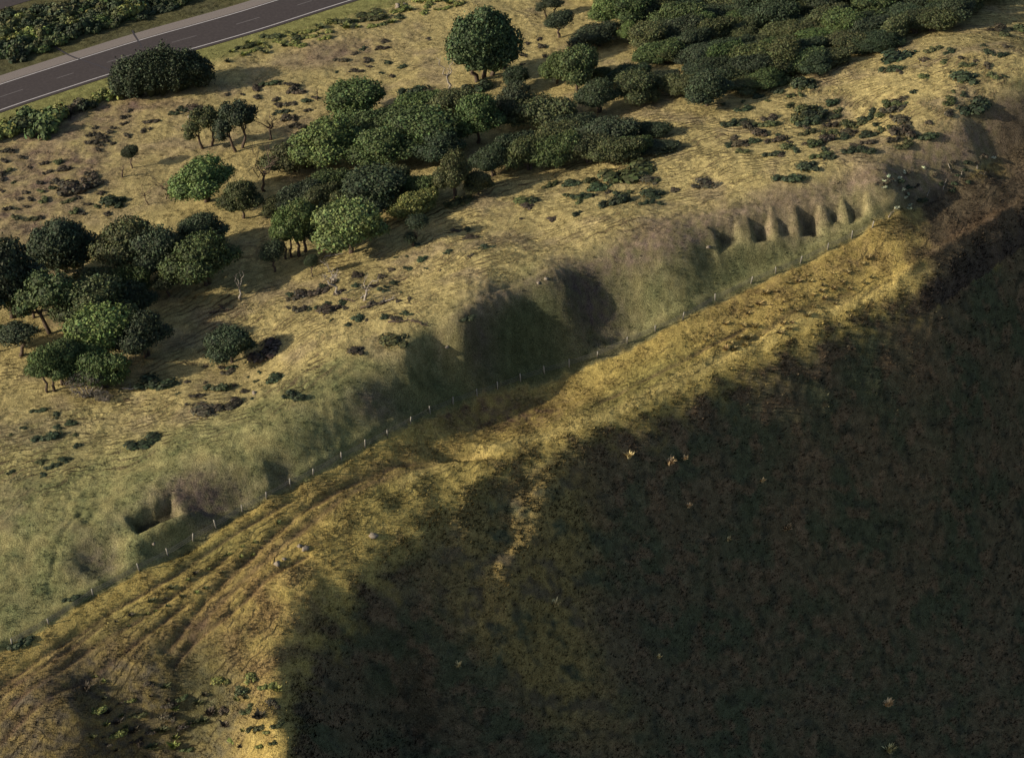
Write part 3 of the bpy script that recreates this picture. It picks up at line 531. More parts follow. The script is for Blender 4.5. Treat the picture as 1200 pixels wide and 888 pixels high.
# ------------------------------------------------------------------ trees one can tell apart
GA, GB, GC, GD = 'trees of the left grove', 'trees of the long central grove', 'wind-pruned trees of the right-hand grove', 'trees standing alone on the pasture'
GROVES = (GA, GB, GC)
TREES = [
 # standing alone
 ('dome', 272,424, 58,46, DARK, 'round dark tree alone on open pasture, a brown bush at its foot', GD, 0),
 ('slim', 155,197, 20,26, DARK, 'tiny dark-crowned tree on a thin stem in the brown field', GD, 1),
 ('two', 485,288, 28,36, DARK, 'small leaning tree with two separate leaf clumps on grass below the central grove', GD, 0),
 ('big', 568,92, 90,84, (.046,.062,.026), 'largest round tree, dark and alone, at the upper middle of the field', GD, 0),
 ('open', 644,20, 34,24, DARK, 'small gappy tree cut by the top edge of the photo', GD, 0),
 ('slim', 655,44, 36,30, DARK, 'small tree with a thin bare trunk beside the long narrow shadow', GD, 1),
 ('open', 243,172, 54,46, OLIVE, 'loose open-crowned tree, left of the pair above the bright domed tree', GD, 0),
 ('open', 280,176, 58,56, DARK, 'taller loose-crowned tree, right of the pair above the bright domed tree', GD, 1),
 ('dome', 243,236, 84,58, BRIGHT, 'bright green domed tree left of the bare forked tree', GD, 1),
 ('dome', 285,256, 52,46, OLIVE, 'rounded olive tree tucked against the bright domed tree', GD, 2),
 ('dome', 417,140, 76,50, GREEN, 'smooth-topped rounded tree at the top left of the central grove', GD, 0),
 # left grove
 ('dome', 14,372, 84,82, DARK, 'very large dark tree cut by the left edge of the photo', GA, 2),
 ('big', 78,318, 70,58, DARK, 'dark lumpy tree at the top of the left grove', GA, 0),
 ('open', 66,390, 76,66, GREEN, 'open tree showing its limbs and pale trunk in the left grove', GA, 1),
 ('dome', 40,372, 44,44, GREEN, 'green rounded tree between the largest dark tree and the open limbed one', GA, 0),
 ('slim', 24,417, 42,36, DARK, 'slender tree with a long leaning trunk at the left edge of the grove', GA, 0),
 ('slim', -4,412, 26,28, GREEN, 'small green crown half cut off at the left edge', GA, 1),
 ('dome', 158,318, 74,62, OLIVE, 'broad olive tree at the upper right of the left grove', GA, 1),
 ('dome', 190,326, 54,56, DARK, 'dark upright crown leaning on the broad olive tree', GA, 0),
 ('dome', 237,292, 60,40, DARK, 'dark flat-topped tree just above the big rounded one right of the left grove', GA, 2),
 ('dome', 243,334, 84,62, GREEN, 'big rounded tree on several visible trunks right of the left grove', GA, 1),
 ('flat', 118,346, 56,36, OLIVE, 'small pale olive crown in the middle of the left grove', GA, 1),
 ('flat', 156,350, 50,38, GREEN, 'low green crown behind the long dark crown of the left grove', GA, 0),
 ('dome', 118,388, 84,62, OLIVE, 'wide olive-brown tree in the centre of the left grove', GA, 2),
 ('dome', 158,378, 60,48, DARK, 'dark shaded crown in the centre right of the left grove', GA, 1),
 ('slim', 198,347, 30,26, DARK, 'very small dark tree at the right rim of the left grove', GA, 1),
 ('dome', 126,418, 76,60, BRIGHT, 'brightest green tree of the left grove', GA, 0),
 ('dome', 172,418, 66,54, DARK, 'dark tree at the right tip of the left grove casting a long shadow', GA, 1),
 ('tall', 60,458, 48,50, GREEN, 'tree with two short trunks at the lower left tip of the left grove', GA, 0),
 ('tall', 78,448, 60,48, GREEN, 'rounded tree behind the two-trunked one at the lower left tip of the grove', GA, 1),
 ('flat', 122,455, 66,46, GREEN, 'low green tree behind the grey-brown scrub at the foot of the left grove', GA, 2),
 # central grove, its left half
 ('slim', 322,318, 28,32, DARK, 'small round-crowned tree on the grass at the lower left tip of the central grove', GB, 1),
 ('slim', 366,324, 14,24, DARK, 'thinnest sapling, standing by the lower left end of the central grove', GB, 1),
 ('tall', 338,302, 40,54, BRIGHT, 'bright green tall-trunked tree at the left end of the central grove', GB, 0),
 ('tall', 354,298, 50,58, BRIGHT, 'second bright tall-trunked tree, right behind the first at the left end of the central grove', GB, 1),
 ('dome', 380,290, 44,46, DARK, 'dark crown between the bright tall trees and the neat striped dome', GB, 2),
 ('dome', 412,296, 76,60, BRIGHT, 'neat bright dome-shaped tree at the lower edge of the central grove', GB, 0),
 ('dome', 322,256, 28,24, OLIVE, 'little round olive crown left of the central grove', GB, 2),
 ('flat', 352,246, 56,34, DARK, 'dark flat crown above the bright tall-trunked trees', GB, 1),
 ('flat', 380,250, 50,34, OLIVE, 'olive flat crown right above the bright tall-trunked trees', GB, 0),
 ('flat', 347,202, 66,38, OLIVE, 'pale spreading tree beside the bare forked trunk at the top left of the central grove', GB, 2),
 ('dome', 388,192, 84,54, BRIGHT, 'wide sunlit tree below the smooth-topped rounded one', GB, 1),
 ('flat', 446,166, 74,42, GREEN, 'long low crown along the upper edge of the central grove', GB, 1),
 ('dome', 448,198, 72,46, GREEN, 'domed tree in the middle of the central grove', GB, 2),
 ('flat', 388,230, 54,32, GREEN, 'low crown under the wide sunlit tree', GB, 0),
 ('dome', 440,244, 74,48, DARK, 'dark domed tree crossed by two bare pale branches', GB, 0),
 ('flat', 404,248, 44,28, OLIVE, 'small olive crown left of the dark dome with bare branches', GB, 2),
 ('flat', 488,140, 62,34, GREEN, 'low green crown left of the dead forked stump', GB, 2),
 ('flat', 532,136, 56,32, OLIVE, 'low olive crown just below the dead forked stump', GB, 0),
 ('dome', 500,178, 82,52, GREEN, 'broad sunlit tree at the middle of the upper part of the central grove', GB, 0),
 ('dome', 518,192, 56,40, DARK, 'dark crown on the shaded side of the broad sunlit tree', GB, 1),
 ('dome', 560,168, 56,52, GREEN, 'rounded tree at the right shoulder of the central grove', GB, 2),
 ('flat', 490,236, 46,32, GREEN, 'small green crown right of the dark dome with bare branches', GB, 1),
 ('dome', 533,232, 46,52, OLIVE, 'upright rounded tree near the lower right end of the central grove', GB, 1),
 ('flat', 488,253, 54,32, YEL, 'yellow-green bush-like tree on the lower rim of the central grove', GB, 2),
 ('dome', 561,228, 32,26, OLIVE, 'small grey-green crown at the lower right tip of the central grove', GB, 0),
 ('flat', 463,222, 40,28, OLIVE, 'half-hidden olive crown between the two dark domes of the central grove', GB, 0),
 # right-hand grove
 ('dome', 604,106, 28,26, DARK, 'small dark round crown at the foot of the long narrow shadow', GC, 0),
 ('dome', 606,146, 46,46, DARK, 'dark upright crown where the central grove meets the right-hand one', GC, 1),
 ('flat', 636,152, 82,42, OLIVE, 'grey-olive low-domed tree at the top left of the right-hand grove', GC, 0),
 ('flat', 668,158, 54,28, DARK, 'dark narrow crown right of the grey-olive dome', GC, 1),
 ('dome', 578,206, 46,36, DARK, 'dark crown at the left end of the right-hand grove', GC, 1),
 ('flat', 600,190, 56,36, DARK, 'dark low crown behind the sunlit front of the right-hand grove', GC, 2),
 ('flat', 620,198, 56,38, OLIVE, 'sunlit olive crown on the front left of the right-hand grove', GC, 0),
 ('flat', 652,194, 60,38, GREEN, 'sunlit green crown on the front middle of the right-hand grove', GC, 1),
 ('flat', 652,170, 62,30, OLIVE, 'low olive crown in the middle of the right-hand grove', GC, 2),
 ('flat', 690,190, 62,34, OLIVE, 'streaked olive crown on the front of the right-hand grove', GC, 0),
 ('flat', 724,190, 60,32, OLIVE, 'low clumped crown on the front right of the right-hand grove', GC, 2),
 ('flat', 688,164, 60,26, DARK, 'dark low crown along the back of the right-hand grove', GC, 1),
 ('flat', 718,170, 66,34, DARK, 'dark rounded crown near the right end of the right-hand grove', GC, 0),
 ('flat', 740,182, 44,24, GREEN, 'small green crown next to the right end of the right-hand grove', GC, 1),
 ('flat', 772,178, 50,18, DARK, 'thin dark streak of a crown at the far right end of the grove', GC, 2),
 ('flat', 764,160, 42,20, DARK, 'small dark wedge-shaped tree above the thin dark streak', GC, 1),
 # between the big lone tree and the dense bush
 ('dome', 653,98, 40,34, GREEN, 'left of two green trees right of the long narrow shadow', GC, 1),
 ('dome', 676,106, 48,46, GREEN, 'right and larger of two green trees right of the long narrow shadow', GC, 0),
 ('flat', 700,54, 60,28, DARK, 'dark low crown under the bright-topped trees at the top of the photo', GC, 0),
 ('dome', 712,32, 42,34, BRIGHT, 'bright-topped tree at the upper left corner of the dense bush', GC, 2),
 ('dome', 738,30, 46,36, GREEN, 'rounded green tree on the left edge of the dense bush', GC, 0),
 ('dome', 736,50, 24,22, BRIGHT, 'little bright round crown at the left edge of the dense bush', GC, 1),
 ('dome', 758,60, 44,32, OLIVE, 'rounded olive crown at the lower left edge of the dense bush', GC, 0),
 ('flat', 772,72, 54,26, GREEN, 'low crown at the lower left rim of the dense bush', GC, 1),
 ('flat', 758,72, 30,16, GREEN, 'small low crown in front of the dense bush, its lower left', GC, 2),
 ('flat', 782,75, 28,18, OLIVE, 'small olive dome on the grass gap below the dense bush', GC, 0),
 ('dome', 706,98, 26,18, OLIVE, 'small pale-rimmed crown at the left of the oval clump', GC, 2),
 ('dome', 702,132, 48,38, DARK, 'dark tree at the lower left of the oval clump', GC, 1),
 ('flat', 740,97, 50,24, DARK, 'dark crown along the top of the oval clump', GC, 0),
 ('dome', 742,120, 46,34, OLIVE, 'domed tree in the middle of the oval clump', GC, 0),
 ('flat', 774,100, 46,20, DARK, 'flat dark crown at the top right of the oval clump', GC, 2),
 ('dome', 766,108, 24,18, OLIVE, 'small round crown inside the oval clump', GC, 1),
 ('dome', 765,121, 22,16, OLIVE, 'tiny round crown on the lower right rim of the oval clump', GC, 1),
 ('flat', 796,112, 44,26, OLIVE, 'olive crown left of the dark ball-like tree', GC, 1),
 ('flat', 832,104, 64,28, DARK, 'dark canopy behind the ball-like tree', GC, 0),
 ('dome', 828,124, 56,38, DARK, 'dark ball-like tree at the lower left tip of the dense bush', GC, 2),
 ('dome', 918,84, 52,36, OLIVE, 'sunlit ball-like tree on the front of the dense bush', GC, 2),
 ('dome', 1094,32, 26,20, YEL, 'pale green crown at the right end of the dense bush', GC, 1),
]
for (kd, u, v, wp, hp, cl, lb, gr, k) in TREES: put_tree(kd, u, v, wp, lb, gr, cl, hp, k=k, name='slender_tree' if kd == 'slim' else 'tree')
def inpoly(poly, u, v):
    c = False; n_ = len(poly); j = n_-1
    for i in range(n_):
        if (poly[i][1] > v) != (poly[j][1] > v) and u < (poly[j][0]-poly[i][0])*(v-poly[i][1])/(poly[j][1]-poly[i][1])+poly[i][0]: c = not c
        j = i
    return c
def poisson(poly, n_, dmin, seed, asp=1.5, tries=9000):
    r = random.Random(seed); us = [p[0] for p in poly]; vs_ = [p[1] for p in poly]; out = []
    for _ in range(tries):
        u, v = r.uniform(min(us), max(us)), r.uniform(min(vs_), max(vs_))
        if inpoly(poly, u, v) and all((u-a)**2+((v-b)*asp)**2 > dmin*dmin for a, b in out): out.append((u, v))
        if len(out) >= n_: break
    return out
FOREST = [(742,4),(752,30),(790,52),(806,72),(840,96),(868,104),(895,100),(905,92),(960,80),(1012,62),(1080,38),(1130,20),(1180,-6),(1220,-30),(1100,-70),(800,-70),(700,-60),(690,-10)]
spots = sorted(poisson(FOREST, 190, 17, 3), key=lambda t: t[1])
for i, (u, v) in enumerate(spots):
    wp = random.uniform(40, 66); edge = not inpoly(FOREST, u+6, v+20)
    cl = random.choice((OLIVE, DARK, DARK, DARK, OLIVE, GREEN))
    if v < -2: lb = 'dense bush tree whose crown meets the top edge of the photo'
    elif edge and u > 905: lb = 'tree in the dark front row of the dense bush bordering the sunlit slope'
    elif edge: lb = 'tree on the lower left front of the dense bush'
    elif u < 860: lb = 'tree crown inside the left part of the dense bush'
    elif u < 980: lb = 'tree crown inside the middle part of the dense bush'
    else: lb = 'tree crown inside the narrowing right part of the dense bush'
    put_tree(random.choice(('flat', 'flat', 'dome')), u, v+4, wp, lb, 'trees of the dense bush at the top right', cl, wp*random.uniform(.42, .62))
# big bush by the road: three stems grown into one rounded mass
def roadside_bush():
    p = hit(192, 108); s = mpp(p); e = empty('roadside_bush', p, R(14)); rr = np.random.RandomState(5); L = []
    hwid = 56*s
    for i in range(15):
        x = (i/14-.5)*2*hwid*.84; hz = (1-(x/hwid)**2)**.5*5.3+1.3; L.append((x, rr.randn()*.6, hz*.55, 1.7, 2.0+.3*rr.randn(), hz*.62))
    for i in range(16): L.append((rr.uniform(-.75, .75)*hwid, rr.uniform(-1.9, 1.9), rr.uniform(.8, 5.2), 1.25, 1.25, 1.0))
    me = crown_mesh('crown', 401, L, .14, 34); o = link('crown', me, e); o.color = DARK+(1,)
    pt = [tube(wiggle(rr, (x, 0, -.2), (x*1.2, .2, 2.6), 5, .05), [.2, .17, .14, .1, .05]) for x in (-3.2, -1.2, .8, 2.9)]
    t_ = join(pt); link('stems', mesh_np('stems', t_[0], t_[1], M_bark, True), e)
    tag(e, 'largest dark rounded bush overhanging the near edge line of the road', 'bush')
roadside_bush()
# ------------------------------------------------------------------ dead and bare trees
def bare_tree(name, u, v, hpx, seed, label, cat, colr=M_bark, nb=6, lean=0.1, spread=.6, twigs=2, thick=.17, group='dead and bare trees'):
    p = hit(u, v); s = mpp(p); h = hpx*s/math.cos(PITCH); r = np.random.RandomState(seed); e = empty(name, p, 0)
    top = np.array([lean*h, 0, h*.5]); t_ = tube(wiggle(r, (0, 0, -.2), top, 6, .05), [thick*1.6, thick*1.2, thick, thick*.9, thick*.8, thick*.7])
    link('trunk', mesh_np('trunk', t_[0], t_[1], colr, True), e)
    for i in range(nb):
        a = 6.28*i/nb+r.rand(); st = np.array([lean*h*.7, 0, h*.35])+np.array([0, 0, h*.13*r.rand()]); L = h*(.35+.35*r.rand())
        en = st+np.array([math.cos(a)*spread*L, math.sin(a)*spread*L*.7, L*.85]); pr_ = [tube(wiggle(r, st, en, 6, .09), [thick*.6, thick*.5, thick*.4, thick*.32, thick*.22, thick*.1], 5)]
        for j in range(twigs):
            f = .4+.5*r.rand(); q = st+(en-st)*f; d = en-st; e2 = q+unit(d+r.randn(3)*np.linalg.norm(d)*.6)*L*.4
            pr_.append(tube(wiggle(r, q, e2, 4, .1), [thick*.28, thick*.22, thick*.15, thick*.06], 4))
        b_ = join(pr_); link('branch', mesh_np('branch', b_[0], b_[1], colr, True), e)
    tag(e, label, cat, group); return e
bare_tree('dead_tree', 528,106,32,1,'dead forked stump leaning left of the largest lone tree','dead tree',M_dead,3,-.1,.5,1,.2)
bare_tree('dead_tree', 316,163,28,2,'short dark dead tree right of the loose-crowned pair','dead tree',M_bark,5,.08,.8,2,.17)
bare_tree('dead_tree', 310,224,42,3,'bare forked tree with a curved trunk right of the bright domed tree','dead tree',M_bark,6,.02,.7,3,.18)
bare_tree('dead_stump', 143,208,14,4,'small grey stump left below the tiny dark tree','stump',M_bark,2,.1,.3,0,.16)
bare_tree('dead_tree', 174,240,24,5,'thin leafless sapling in the brown field below the tiny dark tree','dead tree',M_bark,5,-.1,.8,3,.08)
bare_tree('dead_tree', 282,350,30,6,'bare upright trunk in the shadow below the big rounded tree','dead tree',M_dead,3,0,.3,1,.13)
bare_tree('dead_tree', 427,352,26,7,'bleached broken stump among fallen branches on the open slope','dead tree',M_dead,4,.1,.7,1,.16)
bare_tree('bare_tree', 398,345,32,8,'scraggly half-bare tree with a leaning trunk above the fallen branches','tree',M_dead,7,-.3,.7,4,.13)
bare_tree('dead_tree', 372,118,14,9,'tiny leafless stick tree left of the smooth-topped rounded tree','dead tree',M_bark,3,0,.3,1,.08)
bare_tree('dead_tree', 196,233,22,12,'reddish leafless shrub-like tree left of the bright domed tree','dead tree',M_bark,7,0,1.0,4,.09)
# the two pale bare branches lying over the dark dome
for i, (a_, b_) in enumerate((((436,243),(448,232)),((452,250),(466,228)))):
    p = hit(440, 246); s = mpp(p); 
    q0, q1 = p+np.array([(a_[0]-440)*s, 0, (246-a_[1]+6)*s/.9]), p+np.array([(b_[0]-440)*s, .5, (246-b_[1]+6)*s/.9])
    rr = np.random.RandomState(40+i); v_, f_ = tube(wiggle(rr, q0-p, q1-p, 6, .05), [.07, .06, .05, .045, .035, .015], 5)
    o = link('bare_branch', mesh_np('bare_branch', v_, f_, M_dead, True)); o.location = p
    tag(o, ('shorter', 'longer')[i]+' pale bare branch caught on the dark domed tree', 'branch', 'bare branches on the dark dome')
# grey-brown scrub at the foot of the left grove
for (u, v, wp, lb) in ((104,464,52,'grey-brown leafless thicket at the foot of the left grove'),(122,470,24,'smaller grey thicket beside the leafless one at the foot of the left grove')):
    p = hit(u, v); s = mpp(p); e = empty('thicket', p); rr = np.random.RandomState(u)
    o = link('twigs', crown_mesh('twigs', u, lobes_dome(u, 7, 3.0, 2.4, .6), .07, 40, core=0, under=-.9), e); o.color = GREY+(1,); o.scale = (wp*s/6.4,)*3
    pr_ = [tube(wiggle(rr, (rr.uniform(-.8, .8), 0, -.1), (rr.uniform(-2.6, 2.6), rr.uniform(-1.5, 1.5), rr.uniform(1.8, 3)), 6, .07), [.12, .1, .08, .06, .04, .02], 5) for _ in range(14)]
    b_ = join(pr_); o = link('stems', mesh_np('stems', b_[0], b_[1], M_dead, True), e); o.scale = (wp*s/6.4,)*3
    tag(e, lb, 'thicket', 'thickets below the left grove')
# fallen branches
def log(u, v, lpx, ang, seed, label, group, mat=M_bark, r0=.13, nbr=3):
    p = hit(u, v); s = mpp(p); L = lpx*s; rr = np.random.RandomState(seed); ca, sa = math.cos(R(ang)), math.sin(R(ang)); n_ = 9; path = []; w_ = rr.randn(n_)*.04*L
    for i in range(n_):
        t = (i/(n_-1)-.5)*L; x, y = p[0]+ca*t-sa*w_[i], p[1]+sa*t+ca*w_[i]; path.append((x-p[0], y-p[1], float(Z(x, y))-p[2]+r0*.6+.12*abs(math.sin(i*1.3))))
    pr_ = [tube(path, [r0*(1-.7*i/(n_-1)) for i in range(n_)])]
    for j in range(nbr):
        q = np.array(path[2+2*j]); d = np.array([math.cos(R(ang)+(-1)**j*.9), math.sin(R(ang)+(-1)**j*.9), .55])*L*.25; pr_.append(tube(wiggle(rr, q, q+d, 4, .1), [r0*.5, r0*.4, r0*.25, r0*.1], 5))
    v_, f_ = join(pr_); o = link('fallen_branch', mesh_np('fallen_branch', v_, f_, mat, True)); o.location = p; tag(o, label, 'fallen branch', group); return o
FB = 'fallen branches on the open slope'
log(442,357,38,12,1,'longest fallen branch, right of the bleached stump',FB); log(428,347,18,60,2,'pale fallen branch leaning on the bleached stump',FB,M_dead,.11)
log(470,377,30,8,3,'dark fallen limb below and right of the bleached stump',FB); log(492,379,22,-12,4,'dark limb lying end to end with the fallen one below the stump',FB)
log(455,353,20,20,5,'pale split limb beside the longest fallen branch',FB,M_dead); log(440,334,20,35,6,'short dark branch lying above the bleached stump',FB)
log(408,352,26,-40,7,'fallen branch at the foot of the half-bare tree',FB); log(255,365,20,30,8,'short fallen branch on grass right of the left grove',FB); log(262,362,20,-50,9,'crooked fallen branch crossing another right of the left grove',FB)
log(45,388,15,55,10,'pale fallen branch under the open limbed tree of the left grove',FB,M_dead,.14,1); log(158,455,30,5,11,'pale fallen limb in the shadow at the foot of the left grove',FB,M_dead,.12)
log(140,446,14,80,12,'upright pale stub near the foot of the left grove',FB,M_dead,.12,1); log(392,300,24,4,13,'pale limb lying under the neat bright dome',FB,M_dead,.1,2)
FD = 'pale driftwood sticks on the dark bank'
for i, (u, v, l, an, lb) in enumerate(((1107,216,12,62,'thickest pale stick on the dark bank'),(1088,226,9,66,'pale stick left below the thickest one on the dark bank'),(1113,198,8,-60,'small pale stick above the thickest one on the dark bank'),(1127,204,10,60,'pinkish stick at the right on the dark bank'),(1044,251,12,48,'pale stick at the right end of the fence'),(1145,195,6,80,'smallest faint stick, furthest right on the dark bank'))):
    log(u, v, l, an, 50+i, lb, FD, M_dead, .07, 0)
# ------------------------------------------------------------------ shrubs picked out one by one
SG = 'shrubs dotted over the pasture'
for (u, v, wp, hs, cl, lb) in (
 (312,414,31,1.1,(.085,.062,.045),'brown bush in the shadow of the lone round tree'),(343,466,20,1.1,DARK,'small round dark shrub above the green slope'),(322,446,22,.8,DARK,'low dark shrub right of a similar one above the green slope'),
 (252,457,20,1.1,DARK,'rounded dark shrub right of the left grove'),(180,452,34,.9,DARK,'dark shrub in the shadow at the right foot of the left grove'),(240,485,34,.7,BROWN,'longest low brown shrub below the left grove'),(268,476,22,.8,BROWN,'brown shrub just right of the longest low one'),
 (168,519,28,.7,DARK,'flat dark shrub alone on the lower left pasture'),(52,515,22,.7,DARK,'low dark shrub near the left edge of the pasture'),(60,548,14,.8,DARK,'small dark shrub below another near the left edge'),(22,757,22,.8,DARK,'bluish round shrub alone on the lowest left grass'),(82,703,14,.8,DARK,'tiny shrub beside the dirt path at the lower left'),
 (460,402,32,.7,OLIVE,'grey-green shrub on the slope above the green bank'),(416,413,18,.8,BROWN,'dark brown shrub left of the grey-green one'),(352,348,22,.8,BROWN,'left of two brown shrubs below the central grove'),(372,344,20,.8,BROWN,'right of two brown shrubs below the central grove'),(384,366,26,.7,BROWN,'brown shrub below the pair under the central grove'),
 (545,375,16,.7,DARK,'small dark shrub on the rim of the terrace'),(535,240,26,.9,OLIVE,'small green shrub at the lower rim of the central grove'),
 (612,238,22,.8,OLIVE,'small shrub on the slope just below the right-hand grove'),(679,232,20,.9,DARK,'left of two round shrubs below the right-hand grove'),(698,222,22,.9,DARK,'right of two round shrubs below the right-hand grove'),(718,240,26,.9,DARK,'tall dark shrub furthest down the slope below the right-hand grove'),(762,230,26,.8,DARK,'dark shrub standing right of the tall dark one'),(735,205,44,.7,OLIVE,'wide low shrub close under the right-hand grove'),
 (760,213,20,.8,BROWN,'brown shrub beside the wide low one'),(482,110,24,1.3,DARK,'dark round shrub left of the dead forked stump'),(505,112,20,1.1,BROWN,'brown round shrub left of the dead forked stump'),(560,104,24,1.1,DARK,'dark shrub at the foot of the largest lone tree'),
 (921,212,24,.9,DARK,'dark shrub nearest above the row of pits'),(945,198,24,.8,DARK,'dark shrub up the slope from the one nearest the pits'),(829,218,30,.7,BROWN,'brown shrub left of the row of pits'),(1047,71,34,.8,DARK,'largest shrub high on the sunlit right slope'),(1043,84,20,.8,DARK,'small shrub under the largest one high on the right slope'),
 (1140,128,30,.9,DARK,'broadest dark shrub at the right near the dark bank'),(1128,94,30,.8,DARK,'dark shrub on the right slope above the broadest one'),(1056,144,22,.9,BROWN,'brown shrub alone above the dark bank'),(1080,163,22,.8,DARK,'small dark shrub closest to the dark bank'),(945,146,24,1,DARK,'dark shrub at the left of the shrubby band on the right slope'),(858,147,24,.9,DARK,'isolated dark shrub below the dense bush'),
 (940,102,26,1.2,DARK,'round shrub just off the front of the dense bush'),(905,100,34,1,OLIVE,'olive shrub against the front of the dense bush'),(925,82,16,1,OLIVE,'little shrub beside the sunlit ball-like tree'),
 (130,240,26,.9,DARK,'roundest dark shrub in the brown field above the left grove'),(82,225,30,.9,BROWN,'largest brown shrub in the brown field'),(105,210,14,1,BROWN,'small brown shrub right of the largest brown one'),(203,134,10,1.3,DARK,'left of two tiny dark shrubs below the roadside bush'),(214,130,12,1.3,DARK,'right of two tiny dark shrubs below the roadside bush'),(226,130,20,.9,BROWN,'brown shrub right of the two tiny dark ones'),
 (345,110,14,1,BROWN,'dark little bush shaped like a stump on the upper field')):
    put_bush(u, v, wp, lb, SG, cl, hs=hs, asp=1.25)
# verge scrub
VG = 'roadside shrubs'
for (u, v, wp, cl, lb) in ((44,142,44,GREEN,'tall green shrub on the near verge at the left'),(28,150,34,OLIVE,'olive shrub left of the tall green one on the near verge'),(8,158,36,YEL,'yellowish shrub cut by the left edge on the near verge'),(64,142,34,YEL,'yellow-green shrub right of the tall green one'),(50,156,34,GREEN,'green shrub in front of the tall green one'),(84,132,30,BROWN,'dark brown-leaved shrub on the near verge'),(100,128,24,DARK,'dark shrub at the right end of the near verge clump'),(116,118,24,YEL,'yellow-green low bush beside the near edge line'),(134,112,24,YEL,'yellow-green low bush touching the big roadside bush')):
    put_bush(u, v, wp, lb, VG, cl, hs=1.25)
# ------------------------------------------------------------------ scattered low shrubs, patch by patch
PATCH = []
def patch(poly, n_, dmin, seed, wr, cols, label, group, hs=.8, tus=.0, tname=None, tcat=None):
    rr = random.Random(seed)
    for (u, v) in poisson(poly, n_, dmin, seed, 1.4):
        t_ = rr.random() < tus; m = rr.choice(TUSS) if t_ else rr.choice(BUSH); w_ = rr.uniform(*wr)*(.7 if rr.random() < .4 else 1)
        PATCH.append((w_, u, v, label, group, rr.choice(cols), hs, m, rr.choice((1.0, 1.2, 1.4)), tname or 'shrub', tcat or 'shrub'))
patch([(0,170),(110,205),(135,250),(60,262),(0,262)], 42, 8, 21, (6,15), (BROWN,BROWN,OLIVE), 'one of the small brown shrubs crowding the brown field above the left grove', 'small shrubs of the brown field')
patch([(70,165),(150,128),(185,150),(120,180)], 18, 7, 22, (6,13), (BROWN,), 'one of the low brown shrubs behind the near verge', 'low brown shrubs by the verge')
patch([(835,170),(870,150),(950,118),(1062,120),(1065,170),(1000,185),(900,190)], 58, 10, 23, (9,24), (DARK,BROWN,OLIVE), 'one of the dark low shrubs in the band above the row of pits', 'low shrubs above the pits', .75)
patch([(1040,75),(1200,22),(1200,80),(1110,150),(1040,140)], 30, 12, 24, (8,20), (DARK,OLIVE,BROWN), 'one of the low shrubs across the sunlit slope at the right edge', 'low shrubs of the right slope', .7)
patch([(590,225),(700,205),(790,200),(800,235),(640,262)], 22, 10, 25, (7,18), (DARK,BROWN,OLIVE), 'one of the small shrubs scattered below the right-hand grove', 'small shrubs below the right-hand grove', .7)
patch([(330,345),(400,330),(480,345),(490,370),(400,385),(340,370)], 26, 9, 26, (6,16), (BROWN,BROWN,DARK), 'one of the brown shrubs around the fallen branches', 'brown shrubs around the fallen branches', .6)
patch([(195,450),(240,425),(330,430),(300,470),(210,490)], 20, 9, 27, (5,13), (BROWN,BROWN,DARK), 'one of the small brown clumps on the grass below the lone round tree', 'small clumps below the lone tree', .6)
patch([(410,320),(520,268),(620,255),(560,300),(450,345)], 20, 10, 28, (6,17), (BROWN,DARK), 'one of the flat brown clumps on the ribbed slope below the central grove', 'flat clumps on the ribbed slope', .55)
patch([(0,480),(70,470),(120,560),(0,560)], 12, 14, 29, (5,13), (DARK,OLIVE), 'one of the small tufts near the left edge of the lower pasture', 'tufts of the lower left pasture', .6)
patch([(370,80),(470,30),(520,40),(480,90),(400,95)], 14, 10, 30, (5,13), (BROWN,BROWN,DARK), 'one of the little dark clumps on the field below the road', 'little clumps below the road', .6)
patch([(262,110),(345,92),(375,120),(350,150),(290,120)], 20, 8, 31, (7,16), (BROWN,BROWN,DARK), 'one of the brown shrubs between the roadside bush and the central grove', 'brown shrubs right of the roadside bush', .75)
patch([(575,70),(640,40),(650,60),(600,90)], 8, 10, 32, (6,12), (BROWN,), 'one of the small brown clumps along the long narrow shadow', 'small clumps along the narrow shadow', .7)
patch([(120,350),(150,345),(200,400),(180,430),(140,430)], 1, 10, 33, (6,12), (BROWN,), 'small brown clump under the left grove', 'clumps under the left grove', .7)
patch([(840,120),(900,105),(950,100),(930,125),(850,132)], 10, 9, 34, (8,18), (OLIVE,DARK), 'one of the low olive shrubs scattered off the lower left front of the dense bush', 'low shrubs off the front of the bush', .8)
patch([(0,72),(0,18),(60,12),(150,0),(225,-10),(215,5),(130,32),(60,55)], 95, 9, 35, (14,26), (OLIVE,DARK,DARK,OLIVE,YEL,GREEN), 'one of the shrubs packed between the two roads', 'shrubs between the two roads', 1.3)
patch([(0,77),(81,46),(165,21),(250,-3),(228,-16),(150,4),(70,30),(0,58)], 48, 8, 36, (15,24), (DARK,GREEN), 'one of the dark shrubs at the back of the gravel shoulder', 'shrubs behind the gravel shoulder', .9)
patch([(255,62),(330,40),(420,20),(520,-6),(540,8),(430,34),(330,58),(262,76)], 46, 9, 37, (10,20), (YEL,YEL,OLIVE), 'one of the yellow-green low plants along the near verge right of the big bush', 'low plants of the near verge', .6, .4, 'verge_plant', 'plant')
patch([(1030,205),(1075,200),(1120,180),(1165,150),(1150,210),(1090,240),(1045,245)], 20, 11, 38, (6,15), (DARK,BROWN), 'one of the dark bushes on the steep dark bank at the right', 'bushes of the dark bank', .7)
patch([(100,790),(180,800),(330,790),(330,880),(90,880)], 60, 11, 39, (10,20), (OLIVE,YEL,BROWN), 'one of the rough clumps in the gully at the lower left', 'rough clumps of the lower left gully', .7, .6, 'fern_clump', 'fern')
